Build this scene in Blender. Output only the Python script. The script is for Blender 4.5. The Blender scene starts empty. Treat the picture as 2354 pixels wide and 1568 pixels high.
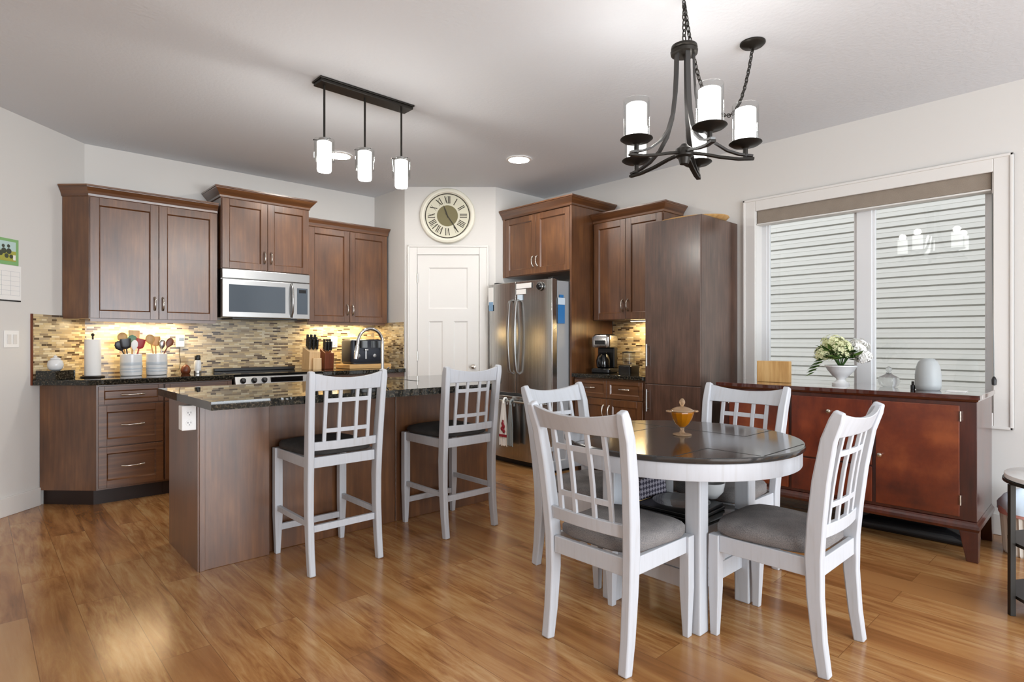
import bpy, bmesh, math, random
from mathutils import Vector, Matrix
random.seed(7)
PI = math.pi
C = bpy.context.scene.collection
SC = bpy.context.scene

# ------------------------------------------------------------------ camera
A = math.radians(47.3)                      # angle between the view and the back wall's direction
CAMH, CEIL = 1.20, 2.787
cam = bpy.data.cameras.new('camera')
cam.sensor_width = 36.0
cam.lens = 36.0 * 1341 / 2354
cam.clip_start = 0.05
camo = bpy.data.objects.new('camera', cam); C.objects.link(camo)
camo.location = (0, 0, CAMH)
camo.rotation_euler = (PI / 2, 0, A - PI / 2)
SC.camera = camo

# ------------------------------------------------------------------ world, light, exposure
w = bpy.data.worlds.new('sky'); SC.world = w; w.use_nodes = True
bg = w.node_tree.nodes['Background']
bg.inputs[0].default_value = (0.95, 0.97, 1.0, 1); bg.inputs[1].default_value = 1.75

SC.view_settings.view_transform = 'Standard'
try: SC.view_settings.look = 'None'
except Exception: pass
SC.view_settings.gamma = 1.0
SC.view_settings.use_curve_mapping = False
SC.view_settings.exposure = 0.18
SC.cycles.use_denoising = True
SC.cycles.max_bounces = 10
SC.cycles.diffuse_bounces = 6
SC.cycles.glossy_bounces = 5
SC.cycles.transparent_max_bounces = 16
SC.cycles.caustics_reflective = False
SC.cycles.caustics_refractive = False
SC.cycles.sample_clamp_indirect = 6.0

def area(name, loc, rot, sx, sy, power, col=(1, 1, 1)):
    l = bpy.data.lights.new(name, 'AREA'); l.shape = 'RECTANGLE'; l.size = sx; l.size_y = sy
    l.energy = power; l.color = col
    o = bpy.data.objects.new(name, l); C.objects.link(o); o.location = loc; o.rotation_euler = rot
    return o
# daylight through the patio doors and the living-room window behind the camera
area('patio_daylight', (1.6, -3.42, 1.25), (PI / 2, 0, 0), 4.4, 2.1, 310, (0.86, 0.93, 1.0))
area('living_window_daylight', (-3.12, -0.4, 1.55), (PI / 2, 0, -PI / 2), 2.4, 1.5, 22, (0.94, 0.97, 1.0))

# ------------------------------------------------------------------ helpers
def hexc(h, a=1.0):
    h = h.lstrip('#'); o = []
    for i in (0, 2, 4):
        v = int(h[i:i + 2], 16) / 255
        o.append(v / 12.92 if v <= 0.04045 else ((v + 0.055) / 1.055) ** 2.4)
    return (*o, a)

class MB:
    """collects shapes, becomes ONE mesh object"""
    def __init__(s): s.v = []; s.f = []; s.M = Matrix()
    def at(s, x=0, y=0, z=0, rz=0, rx=0, ry=0):
        s.M = Matrix.Translation((x, y, z)) @ Matrix.Rotation(rz, 4, 'Z') @ Matrix.Rotation(ry, 4, 'Y') @ Matrix.Rotation(rx, 4, 'X'); return s
    def add(s, vs, fs):
        n = len(s.v); s.v += [tuple(s.M @ Vector(p)) for p in vs]; s.f += [tuple(i + n for i in f) for f in fs]; return s
    def box(s, x0, x1, y0, y1, z0, z1):
        return s.add([(x0, y0, z0), (x1, y0, z0), (x1, y1, z0), (x0, y1, z0), (x0, y0, z1), (x1, y0, z1), (x1, y1, z1), (x0, y1, z1)],
                     [(0, 3, 2, 1), (4, 5, 6, 7), (0, 1, 5, 4), (1, 2, 6, 5), (2, 3, 7, 6), (3, 0, 4, 7)])
    def prism(s, poly, z0, z1):
        n = len(poly)
        return s.add([(x, y, z0) for x, y in poly] + [(x, y, z1) for x, y in poly],
                     [tuple(range(n - 1, -1, -1)), tuple(range(n, 2 * n))] + [(i, (i + 1) % n, n + (i + 1) % n, n + i) for i in range(n)])
    def rings(s, rs, cap=True, closed=False):
        n = len(rs[0]); vs = [p for r in rs for p in r]; fs = []
        m = len(rs)
        for k in range(m if closed else m - 1):
            a, b = k * n, ((k + 1) % m) * n
            fs += [(a + i, a + (i + 1) % n, b + (i + 1) % n, b + i) for i in range(n)]
        if cap and not closed: fs += [tuple(range(n - 1, -1, -1)), tuple(range((m - 1) * n, m * n))]
        return s.add(vs, fs)
    def lathe(s, prof, seg=24, c=(0, 0), hollow=False):
        rs = [[(c[0] + r * math.cos(2 * PI * i / seg), c[1] + r * math.sin(2 * PI * i / seg), z) for i in range(seg)] for r, z in prof]
        return s.rings(rs, closed=hollow)
    def cyl(s, p0, p1, r, seg=12, r1=None): return s.tube([p0, p1], [r, r if r1 is None else r1], seg)
    def tube(s, pts, rad, seg=8, closed=False, prof=None, up=None):
        pts = [Vector(p) for p in pts]; n = len(pts)
        rads = rad if isinstance(rad, (list, tuple)) else [rad] * n
        if prof is None: prof = [(math.cos(2 * PI * i / seg), math.sin(2 * PI * i / seg)) for i in range(seg)]
        rs = []; u = None
        for i in range(n):
            if closed: t = pts[(i + 1) % n] - pts[i - 1]
            else: t = pts[min(i + 1, n - 1)] - pts[max(i - 1, 0)]
            t.normalize()
            if up is not None: u = Vector(up)
            elif u is None: u = Vector((0, 0, 1)) if abs(t.z) < 0.9 else Vector((1, 0, 0))
            u = (u - t * u.dot(t)); u.normalize(); b = t.cross(u)
            rs.append([tuple(pts[i] + (u * py + b * px) * rads[i]) for px, py in prof])
        return s.rings(rs, closed=closed)
    def sweep(s, pts, wd, hh, up):
        """rectangular bar: wd sideways, hh along 'up' (either may be a list)"""
        pts = [Vector(p) for p in pts]; n = len(pts); rs = []
        W = wd if isinstance(wd, (list, tuple)) else [wd] * n; Hh = hh if isinstance(hh, (list, tuple)) else [hh] * n
        for i in range(n):
            t = pts[min(i + 1, n - 1)] - pts[max(i - 1, 0)]; t.normalize()
            u = Vector(up); u = u - t * u.dot(t); u.normalize(); b = t.cross(u)
            rs.append([tuple(pts[i] + b * (x * W[i] / 2) + u * (y * Hh[i] / 2)) for x, y in ((-1, -1), (1, -1), (1, 1), (-1, 1))])
        return s.rings(rs)
    def ball(s, c, r, sc=(1, 1, 1), seg=14, rg=8):
        rs = []
        for k in range(rg + 1):
            a = -PI / 2 + PI * k / rg; rr = max(math.cos(a), 0.02) * r
            rs.append([(c[0] + sc[0] * rr * math.cos(2 * PI * i / seg), c[1] + sc[1] * rr * math.sin(2 * PI * i / seg), c[2] + sc[2] * r * math.sin(a)) for i in range(seg)])
        return s.rings(rs)
    def build(s, name, m, parent=None, bevel=0.0, smooth=None, seg=2):
        me = bpy.data.meshes.new(name); me.from_pydata(s.v, [], s.f)
        bm = bmesh.new(); bm.from_mesh(me); bmesh.ops.recalc_face_normals(bm, faces=bm.faces)
        uv = bm.loops.layers.uv.new('UVMap')
        for f in bm.faces:
            n = f.normal; ax = max(range(3), key=lambda k: abs(n[k]))
            for l in f.loops:
                p = l.vert.co
                if ax == 2: l[uv].uv = (p.x, p.y)
                elif abs(abs(n.x) - abs(n.y)) < 0.2 and abs(n.z) < 0.5: l[uv].uv = ((p.x - p.y if n.x * n.y > 0 else p.x + p.y) * 0.7071, p.z)
                elif ax == 0: l[uv].uv = (p.y, p.z)
                else: l[uv].uv = (p.x, p.z)
        bm.to_mesh(me); bm.free()
        me.materials.append(m)
        o = bpy.data.objects.new(name, me); C.objects.link(o)
        if parent: o.parent = parent
        if smooth is not None:
            for p in me.polygons: p.use_smooth = True
            me.set_sharp_from_angle(angle=math.radians(smooth))
        if bevel:
            b = o.modifiers.new('bevel', 'BEVEL'); b.width = bevel; b.segments = seg; b.limit_method = 'ANGLE'; b.angle_limit = math.radians(40)
            b.harden_normals = False
        return o

def tag(o, label, cat, group=None):
    o['label'] = label; o['category'] = cat
    if group: o['group'] = group
    return o
def thing(name, label, cat, loc=(0, 0, 0), rz=0, group=None):
    o = bpy.data.objects.new(name, None); C.objects.link(o); o.empty_display_size = 0.1
    o.location = loc; o.rotation_euler = (0, 0, rz)
    return tag(o, label, cat, group)
def struct(o): o['kind'] = 'structure'; return o
def sempty(name, loc=(0, 0, 0), rz=0):
    o = bpy.data.objects.new(name, None); C.objects.link(o); o.location = loc; o.rotation_euler = (0, 0, rz); return struct(o)
def kids(o): return [c for c in C.objects if c.parent == o]
def copy_tree(o, parent=None):
    c = o.copy(); C.objects.link(c); c.parent = parent
    for ch in kids(o): copy_tree(ch, c)
    return c
def clone(o, label, loc, rz=None):
    c = copy_tree(o); c['label'] = label; c.location = loc
    if rz is not None: c.rotation_euler = (0, 0, rz)
    return c

# ------------------------------------------------------------------ materials
def mat(name, col, rough=0.5, metal=0.0, **k):
    m = bpy.data.materials.new(name); m.use_nodes = True
    b = m.node_tree.nodes['Principled BSDF']
    b.inputs['Base Color'].default_value = hexc(col) if isinstance(col, str) else (*col[:3], 1)
    b.inputs['Roughness'].default_value = rough; b.inputs['Metallic'].default_value = metal
    for kk, v in k.items(): b.inputs[kk.replace('_', ' ')].default_value = v
    return m
class NT:
    def __init__(s, m): s.t = m.node_tree; s.b = s.t.nodes['Principled BSDF']
    def n(s, ty, ins=None, **props):
        nd = s.t.nodes.new(ty)
        for k, v in props.items(): setattr(nd, k, v)
        for k, v in (ins or {}).items():
            if isinstance(v, bpy.types.NodeSocket): s.t.links.new(v, nd.inputs[k])
            else: nd.inputs[k].default_value = v
        return nd
    def link(s, a, b): s.t.links.new(a, b)
    def uv(s, scale=(1, 1, 1), rot=0, src='UV'):
        tc = s.n('ShaderNodeTexCoord')
        return s.n('ShaderNodeMapping', {'Vector': tc.outputs[src], 'Scale': scale, 'Rotation': (0, 0, rot)}).outputs[0]
    def ramp(s, fac, stops, interp='LINEAR'):
        r = s.n('ShaderNodeValToRGB', {'Fac': fac}); cr = r.color_ramp; cr.interpolation = interp
        while len(cr.elements) < len(stops): cr.elements.new(0.5)
        for e, (p, c) in zip(cr.elements, stops): e.position = p; e.color = hexc(c) if isinstance(c, str) else c
        return r.outputs[0]
    def mix(s, fac, a, b, mode='MIX'):
        nd = s.t.nodes.new('ShaderNodeMix'); nd.data_type = 'RGBA'; nd.blend_type = mode
        for i, v in ((0, fac), (6, a), (7, b)):
            if isinstance(v, bpy.types.NodeSocket): s.t.links.new(v, nd.inputs[i])
            else: nd.inputs[i].default_value = v
        return nd.outputs[2]
    def bump(s, h, strength=0.2, dist=0.002):
        bp = s.n('ShaderNodeBump', {'Height': h, 'Strength': strength, 'Distance': dist}); s.link(bp.outputs[0], s.b.inputs['Normal'])

def wood(name, dark, mid, light, rough=0.35, stretch=(26, 1.6, 1), rot=0, coat=0.0, src='UV', crough=0.3, bump=0.06):
    m = mat(name, mid, rough); t = NT(m)
    u = t.uv(stretch, rot, src)
    n1 = t.n('ShaderNodeTexNoise', {'Vector': u, 'Scale': 1.6, 'Detail': 6.0, 'Roughness': 0.62})
    u2 = t.uv((stretch[0] * 0.12, stretch[1] * 0.8, 1), rot, src)
    n2 = t.n('ShaderNodeTexNoise', {'Vector': u2, 'Scale': 2.0, 'Detail': 3.0})
    f = t.n('ShaderNodeMath', {0: n1.outputs[0], 1: n2.outputs[0]}, operation='ADD')
    f2 = t.n('ShaderNodeMath', {0: f.outputs[0], 1: 0.5}, operation='MULTIPLY')
    col = t.ramp(f2.outputs[0], [(0.33, dark), (0.5, mid), (0.68, light)])
    t.link(col, t.b.inputs['Base Color'])
    if bump: t.bump(n1.outputs[0], bump, 0.001)
    if coat: t.b.inputs['Coat Weight'].default_value = coat; t.b.inputs['Coat Roughness'].default_value = crough
    return m

M = {}
M['cab'] = wood('cherry_cabinet_wood', '#452813', '#603b1f', '#7c512c', 0.36, coat=0.9)
M['cabh'] = wood('cherry_cabinet_wood_cross', '#452813', '#603b1f', '#7c512c', 0.36, (1.6, 26, 1), coat=0.9)
M['cabdark'] = wood('tall_cabinet_wood', '#38261d', '#4e362b', '#624739', 0.36, (40, 2.2, 1), coat=1.0, crough=0.22)
M['mahog'] = wood('mahogany_veneer', '#40140a', '#5f2410', '#7c361a', 0.26, (9, 3, 1), coat=0.4)
M['mahogd'] = wood('mahogany_frame', '#2e110a', '#43190d', '#562413', 0.30, (22, 2, 1), coat=0.6, crough=0.12)
M['mahogtop'] = wood('polished_mahogany_top', '#2e110a', '#43190d', '#562413', 0.06, (2, 22, 1), coat=1.0, crough=0.02, bump=0)
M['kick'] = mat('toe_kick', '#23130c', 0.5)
M['wall'] = mat('wall_paint', '#d5d3cf', 0.85)
t = NT(M['wall']); n = t.n('ShaderNodeTexNoise', {'Vector': t.uv(), 'Scale': 90.0, 'Detail': 3.0}); t.bump(n.outputs[0], 0.10, 0.002)
M['ceil'] = mat('ceiling_paint', '#d8dce1', 0.9)
t = NT(M['ceil']); n = t.n('ShaderNodeTexNoise', {'Vector': t.uv(), 'Scale': 45.0, 'Detail': 5.0}); t.bump(n.outputs[0], 0.35, 0.006)
M['trim'] = mat('trim_paint', '#dbd9d5', 0.45)
M['white'] = mat('white_plastic', '#eeeeec', 0.4)
M['chair'] = mat('white_chair_paint', '#bcbfc5', 0.42)
t = NT(M['chair']); n = t.n('ShaderNodeTexNoise', {'Vector': t.uv((60, 5, 1)), 'Scale': 1.0, 'Detail': 4.0})
t.link(t.ramp(n.outputs[0], [(0.25, '#b4b5b7'), (0.45, '#bcbfc4'), (0.8, '#c0c3c8')]), t.b.inputs['Base Color'])
def fabric(name, a, b):
    m = mat(name, a, 0.95); t = NT(m); u = t.uv((1, 1, 1))
    n = t.n('ShaderNodeTexNoise', {'Vector': u, 'Scale': 260.0, 'Detail': 3.0}); n2 = t.n('ShaderNodeTexNoise', {'Vector': u, 'Scale': 14.0})
    f = t.mix(0.35, n.outputs[0], n2.outputs[0])
    t.link(t.ramp(f, [(0.35, a), (0.65, b)]), t.b.inputs['Base Color']); t.bump(n.outputs[0], 0.3, 0.001); return m
M['seat'] = fabric('grey_seat_fabric', '#5e5b5c', '#86827f')
M['seatd'] = fabric('charcoal_seat_fabric', '#2b2928', '#413e3c')
M['steel'] = mat('brushed_steel', '#b9b8b6', 0.22, 1.0)
t = NT(M['steel']); n = t.n('ShaderNodeTexNoise', {'Vector': t.uv((160, 1.5, 1)), 'Scale': 1.0, 'Detail': 2.0})
t.link(t.ramp(n.outputs[0], [(0.3, '#aaa9a7'), (0.7, '#cccbc9')]), t.b.inputs['Base Color'])
M['steell'] = mat('light_steel', '#adadac', 0.3, 1.0)
M['fridgeside'] = mat('fridge_side_grey', '#a3a6a9', 0.45, 0.1)
M['nickel'] = mat('satin_nickel', '#cdc6bb', 0.22, 1.0)
M['chrome'] = mat('chrome', '#d8d8d8', 0.08, 1.0)
M['iron'] = mat('dark_bronze_metal', '#2a2723', 0.42, 0.6)
M['gun'] = mat('gunmetal', '#4b4a49', 0.36, 0.75)
M['black'] = mat('black_plastic', '#121214', 0.35)
M['blackg'] = mat('black_glass', '#0c0e10', 0.06)
M['darkglass'] = mat('oven_glass', '#4a545e', 0.12)
M['navy'] = mat('toaster_enamel', '#2b2f38', 0.32, 0.3)
M['ceramic'] = mat('white_ceramic', '#dfe0e0', 0.2)
M['band'] = mat('grey_blue_glaze', '#bcc4ca', 0.3)
M['paper'] = mat('white_paper', '#ecebe8', 0.9)
M['bamboo'] = wood('bamboo', '#b98a52', '#d2a76c', '#e3c08a', 0.45, (3, 30, 1))
M['lightwood'] = wood('light_wood', '#c9a271', '#dcb98a', '#e8cba2', 0.5, (30, 2, 1))
M['brownwood'] = wood('brown_wood', '#4a2010', '#6b3217', '#854524', 0.4, (30, 2, 1))
M['oak'] = wood('warm_veneer', '#a87b45', '#c49a60', '#d8b47c', 0.45, (40, 2, 1))
M['tabletop'] = wood('charcoal_stained_wood', '#1d1d1d', '#2b2b2b', '#383837', 0.16, (2.0, 22, 1), coat=0.5, crough=0.1, bump=0.015)
M['groove'] = mat('table_groove', '#0e0d0c', 0.6)
M['leaf'] = mat('leaf_green', '#5d7a35', 0.55)
M['leafd'] = mat('leaf_dark_green', '#3b5a26', 0.55)
M['petal'] = mat('flower_cream', '#d9dcae', 0.6)
M['petalw'] = mat('flower_white', '#eeeeea', 0.6)
M['taupe'] = fabric('taupe_blind_fabric', '#857a6e', '#94897c')
M['red'] = mat('red_print', '#8c1c2c', 0.8); M['green'] = mat('green_print', '#83b274', 0.7)
M['blue'] = mat('blue_print', '#2f76b5', 0.5); M['lightblue'] = mat('pale_blue_plastic', '#cfe0ee', 0.5)
M['grey'] = mat('grey_cloth', '#8b9090', 0.9)
M['vase'] = mat('pale_grey_ceramic', '#a4a9aa', 0.5)
M['pink'] = mat('pink_trim', '#d79b93', 0.8)
M['siding'] = mat('vinyl_siding', '#d8d7d2', 0.6)
M['ground'] = mat('outside_ground', '#8a8a80', 0.9)
M['outframe'] = mat('vinyl_frame', '#d9dadb', 0.4)
M['wicker'] = mat('white_wicker', '#dedad0', 0.7)

def glassy(name, tint=(1, 1, 1), refl=0.12, rough=0.02):
    m = bpy.data.materials.new(name); m.use_nodes = True; nt = m.node_tree; nt.nodes.clear()
    o = nt.nodes.new('ShaderNodeOutputMaterial'); mx = nt.nodes.new('ShaderNodeMixShader'); tr = nt.nodes.new('ShaderNodeBsdfTransparent')
    gl = nt.nodes.new('ShaderNodeBsdfGlossy'); gl.inputs['Roughness'].default_value = rough
    lw = nt.nodes.new('ShaderNodeLayerWeight'); lw.inputs[0].default_value = 0.5
    pw = nt.nodes.new('ShaderNodeMath'); pw.operation = 'POWER'; pw.inputs[1].default_value = 3.5
    ml = nt.nodes.new('ShaderNodeMath'); ml.operation = 'MULTIPLY_ADD'; ml.inputs[1].default_value = refl; ml.inputs[2].default_value = 0.05; ml.use_clamp = True
    nt.links.new(lw.outputs[1], pw.inputs[0]); nt.links.new(pw.outputs[0], ml.inputs[0])
    tr.inputs[0].default_value = (*tint, 1)
    nt.links.new(ml.outputs[0], mx.inputs[0]); nt.links.new(tr.outputs[0], mx.inputs[1]); nt.links.new(gl.outputs[0], mx.inputs[2]); nt.links.new(mx.outputs[0], o.inputs[0])
    return m
M['glass'] = glassy('window_glass', (0.97, 0.98, 0.98), 0.5)
M['clear'] = glassy('clear_glass', (0.96, 0.97, 0.97), 0.35)
M['crystal'] = mat('crystal_glass', '#f4f6f6', 0.05, 0.0, Transmission_Weight=0.85, IOR=1.3)
M['amber'] = mat('amber_glass', '#e08a12', 0.08, 0.0, Transmission_Weight=0.55, IOR=1.35)
M['amberp'] = mat('pale_amber_glass', '#f0c9a0', 0.08, 0.0, Transmission_Weight=0.7, IOR=1.3)
def emit(name, col, s):
    m = bpy.data.materials.new(name); m.use_nodes = True; b = m.node_tree.nodes['Principled BSDF']
    b.inputs['Base Color'].default_value = (0.8, 0.8, 0.8, 1); b.inputs['Emission Color'].default_value = (*col, 1); b.inputs['Emission Strength'].default_value = s; return m
M['bulbglass'] = emit('lit_frosted_glass', (1.0, 0.98, 0.95), 4.0)
M['pendglass'] = emit('lit_pendant_glass', (1.0, 0.96, 0.90), 7.0)
M['can'] = emit('lit_downlight', (1.0, 0.96, 0.90), 170.0)
M['puck'] = emit('under_cabinet_strip', (1.0, 0.78, 0.42), 14.0)

# floor: honey laminate planks running along Y
m = M['floor'] = mat('honey_laminate', '#a56a33', 0.2); t = NT(m)
tc = t.n('ShaderNodeTexCoord'); sp = t.n('ShaderNodeSeparateXYZ', {0: tc.outputs['Object']})
cb = t.n('ShaderNodeCombineXYZ', {0: sp.outputs[1], 1: sp.outputs[0], 2: 0.0})
br = t.n('ShaderNodeTexBrick', {'Vector': cb.outputs[0], 'Color1': (0, 0, 0, 1), 'Color2': (1, 1, 1, 1), 'Mortar': (0.5, 0.5, 0.5, 1), 'Scale': 1.0, 'Mortar Size': 0.0012, 'Mortar Smooth': 0.0, 'Brick Width': 1.25, 'Row Height': 0.172}, offset=0.37, offset_frequency=2)
sh = t.n('ShaderNodeCombineXYZ', {0: br.outputs[0], 1: br.outputs[0], 2: br.outputs[0]})
ad = t.n('ShaderNodeVectorMath', {0: cb.outputs[0], 1: sh.outputs[0]}, operation='MULTIPLY_ADD'); ad.inputs[1].default_value = (1, 1, 1)
t.link(sh.outputs[0], ad.inputs[2])
mp = t.n('ShaderNodeMapping', {'Vector': ad.outputs[0], 'Scale': (2.6, 22, 1)})
n1 = t.n('ShaderNodeTexNoise', {'Vector': mp.outputs[0], 'Scale': 2.2, 'Detail': 8.0, 'Roughness': 0.65, 'Distortion': 0.6})
mp2 = t.n('ShaderNodeMapping', {'Vector': ad.outputs[0], 'Scale': (3, 9, 1)})
n2 = t.n('ShaderNodeTexNoise', {'Vector': mp2.outputs[0], 'Scale': 1.4, 'Detail': 4.0})
f = t.n('ShaderNodeMath', {0: n1.outputs[0], 1: 0.68}, operation='MULTIPLY')
f = t.n('ShaderNodeMath', {0: n2.outputs[0], 1: 0.36, 2: f.outputs[0]}, operation='MULTIPLY_ADD')
f = t.n('ShaderNodeMath', {0: br.outputs[0], 1: 0.05, 2: f.outputs[0]}, operation='MULTIPLY_ADD')
col = t.ramp(f.outputs[0], [(0.33, '#664021'), (0.46, '#936338'), (0.56, '#a97a4a'), (0.72, '#c09a68')])
col = t.mix(br.outputs[1], col, hexc('#7d5530'))
t.link(col, t.b.inputs['Base Color'])
t.bump(n1.outputs[0], 0.05, 0.001)

# mosaic tile: thin strips of stone and glass
m = M['tile'] = mat('mosaic_tile', '#b0966a', 0.25); t = NT(m); u = t.uv()
br = t.n('ShaderNodeTexBrick', {'Vector': u, 'Color1': (0, 0, 0, 1), 'Color2': (1, 1, 1, 1), 'Mortar': (0.5, 0.5, 0.5, 1), 'Scale': 1.0, 'Mortar Size': 0.0009, 'Mortar Smooth': 0.1, 'Brick Width': 0.074, 'Row Height': 0.0155}, offset=0.42, offset_frequency=2, squash=0.62, squash_frequency=3)
col = t.ramp(br.outputs[0], [(0.0, '#4a3a2a'), (0.07, '#8d7a60'), (0.18, '#b8a27c'), (0.36, '#cdbb96'), (0.48, '#a5967e'), (0.58, '#d6c8a6'), (0.70, '#a39276'), (0.78, '#c9b489'), (0.90, '#5d4a36'), (0.94, '#d9cdb0')], 'CONSTANT')
col = t.mix(br.outputs[1], col, hexc('#a89a80'))
t.link(col, t.b.inputs['Base Color'])

# granite
m = M['granite'] = mat('dark_granite', '#1c1c1a', 0.02); t = NT(m); u = t.uv()
v = t.n('ShaderNodeTexVoronoi', {'Vector': u, 'Scale': 130.0}); n1 = t.n('ShaderNodeTexNoise', {'Vector': u, 'Scale': 70.0, 'Detail': 6.0, 'Roughness': 0.7})
c1 = t.ramp(n1.outputs[0], [(0.38, '#0d0e0d'), (0.5, '#23241f'), (0.58, '#4a4337'), (0.66, '#7d7362')])
c2 = t.ramp(v.outputs[0], [(0.0, '#8e8776'), (0.18, '#1b1b19'), (1.0, '#101110')])
t.link(t.mix(0.35, c1, c2), t.b.inputs['Base Color'])

# horizontally ribbed / printed stuff
m = M['woven'] = mat('woven_placemat', '#55505c', 0.9); t = NT(m); u = t.uv((60, 60, 1), PI / 4)
ck = t.n('ShaderNodeTexChecker', {'Vector': u, 'Scale': 1.0, 'Color1': hexc('#3c3846'), 'Color2': hexc('#9a96a0')}); t.link(ck.outputs[0], t.b.inputs['Base Color'])
m = M['burl'] = wood('burl_veneer', '#431607', '#682a10', '#8a4520', 0.24, (4, 3, 1), coat=0.5)
# ------------------------------------------------------------------ the setting
XR, YB, YREAR, XL = 4.67, 5.78, -3.3, -3.0
def wall(name, a, b, z0=0, z1=CEIL, th=0.11, ea=0.0, eb=0.0):
    ax, ay = a; bx, by = b; L = math.hypot(bx - ax, by - ay); tx, ty = (bx - ax) / L, (by - ay) / L; nx, ny = ty, -tx   # outside is to the right of a->b
    ax -= tx * ea; ay -= ty * ea; bx += tx * eb; by += ty * eb
    return struct(MB().prism([(ax, ay), (ax + nx * th, ay + ny * th), (bx + nx * th, by + ny * th), (bx, by)], z0, z1).build(name, M['wall']))
struct(MB().box(-3.2, 4.85, -3.5, 6.0, -0.1, 0).build('floor', M['floor']))
struct(MB().box(-3.2, 4.85, -3.5, 6.0, CEIL, CEIL + 0.1).build('ceiling', M['ceil']))
WY0, WY1, WZ0, WZ1 = 0.64, 2.14, 0.738, 2.263
struct(MB().box(XR, XR + 0.17, YREAR - .1, WY0, 0, CEIL).box(XR, XR + 0.17, WY1, 4.65, 0, CEIL).box(XR, XR + 0.17, WY0, WY1, 0, WZ0).box(XR, XR + 0.17, WY0, WY1, WZ1, CEIL).build('wall_right', M['wall']))
wall('wall_pantry_right', (XR, 4.535), (3.954, 4.535))
wall('wall_pantry', (3.954, 4.535), (3.262, 5.165))
wall('wall_pantry_left', (3.262, 5.165), (3.262, YB))
wall('wall_back', (3.262, YB), (0.655, YB), ea=.11)
wall('wall_left', (0.655, YB), (XL, 2.125), ea=.04)
wl = MB().box(XL - .11, XL, -1.6 - 1.7, -1.6, 0, CEIL).box(XL - .11, XL, 0.8, 2.15, 0, CEIL).box(XL - .11, XL, -1.6, 0.8, 0, 0.8).box(XL - .11, XL, -1.6, 0.8, 2.3, CEIL)
struct(wl.build('wall_living', M['wall']))
PX0, PX1 = -0.6, 3.8
struct(MB().box(XL - .11, PX0, YREAR - .11, YREAR, 0, CEIL).box(PX1, XR, YREAR - .11, YREAR, 0, CEIL).box(PX0, PX1, YREAR - .11, YREAR, 2.3, CEIL).box(PX0, PX1, YREAR - .11, YREAR, 0, 0.2).build('wall_rear', M['wall']))
f = MB()
for x in (PX0, PX0 + 1.45, PX0 + 2.9, PX1 - .06): f.box(x, x + .06, YREAR - .09, YREAR - .03, .2, 2.3)
f.box(PX0, PX1, YREAR - .09, YREAR - .03, .2, .28).box(PX0, PX1, YREAR - .09, YREAR - .03, 2.22, 2.3)
struct(f.build('window_2', M['trim']))
f = MB()
for y in (-1.6, -.43, .74): f.box(XL - .09, XL - .03, y, y + .06, .8, 2.3)
f.box(XL - .09, XL - .03, -1.6, .8, .8, .86).box(XL - .09, XL - .03, -1.6, .8, 2.24, 2.3)
struct(f.build('window_3', M['trim']))

def board(name, a, b, h, th, m=None):
    ax, ay = a; bx, by = b; L = math.hypot(bx - ax, by - ay); nx, ny = -(by - ay) / L, (bx - ax) / L
    o = MB().prism([(ax, ay), (bx, by), (bx + nx * th, by + ny * th), (ax + nx * th, ay + ny * th)], 0, h).build(name, m or M['trim'], bevel=.004); return struct(o)
board('baseboard_left', (0.352, 5.477), (XL, 2.125), .13, .015)
board('baseboard_right', (XR, YREAR), (XR, 2.27), .13, .015)

# mosaic backsplash and its edge strip
T1 = MB().prism([(0.31, 5.431), (0.655, 5.776), (3.258, 5.776), (3.258, 5.168), (3.25, 5.168), (3.25, 5.768), (0.657, 5.768), (0.3155, 5.4255)], .92, 1.395)
struct(T1.build('trim_1', M['tile']))
struct(MB().box(4.66, 4.668, 2.80, 3.575, .905, 1.40).build('trim_2', M['tile']))
struct(MB().at(.306, 5.428, 0, PI / 4).box(-.008, 0, -.012, .002, .88, 1.397).build('trim_3', M['brownwood']))

# right-hand window
WD = sempty('window_1', (XR, 0, 0))
cas = MB()
def frame_yz(mb, y0, y1, z0, z1, wd, x0, x1):
    mb.box(x0, x1, y0, y0 + wd, z0, z1).box(x0, x1, y1 - wd, y1, z0, z1).box(x0, x1, y0 + wd, y1 - wd, z0, z0 + wd).box(x0, x1, y0 + wd, y1 - wd, z1 - wd, z1); return mb
frame_yz(cas, .538, 2.236, .655, 2.35, .098, -.02, 0)
cas.box(-.028, 0, .538, .556, .655, 2.35).box(-.028, 0, 2.218, 2.236, .655, 2.35).box(-.028, 0, .538, 2.236, 2.332, 2.35).box(-.028, 0, .538, 2.236, .655, .673)
cas.build('casing', M['trim'], WD, bevel=.004)
jm = MB(); frame_yz(jm, WY0 - .004, WY1 + .004, WZ0 - .004, WZ1 + .004, .008, -.002, .10); jm.build('jamb', M['trim'], WD)
fr = MB(); frame_yz(fr, WY0, WY1, WZ0, WZ1, .045, .10, .15)
fr.box(.095, .15, 1.335, 1.435, WZ0 + .04, WZ1 - .04); fr.build('frame', M['outframe'], WD, bevel=.004)
for y0, y1 in ((.672, 1.338), (1.432, 2.10)):
    sa = MB(); frame_yz(sa, y0, y1, WZ0 + .03, WZ1 - .03, .022, .108, .14); s_ = sa.build('sash', M['outframe'], WD, bevel=.003)
    MB().box(.122, .126, y0 + .015, y1 - .015, WZ0 + .045, WZ1 - .045).build('pane', M['glass'], s_)
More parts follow.
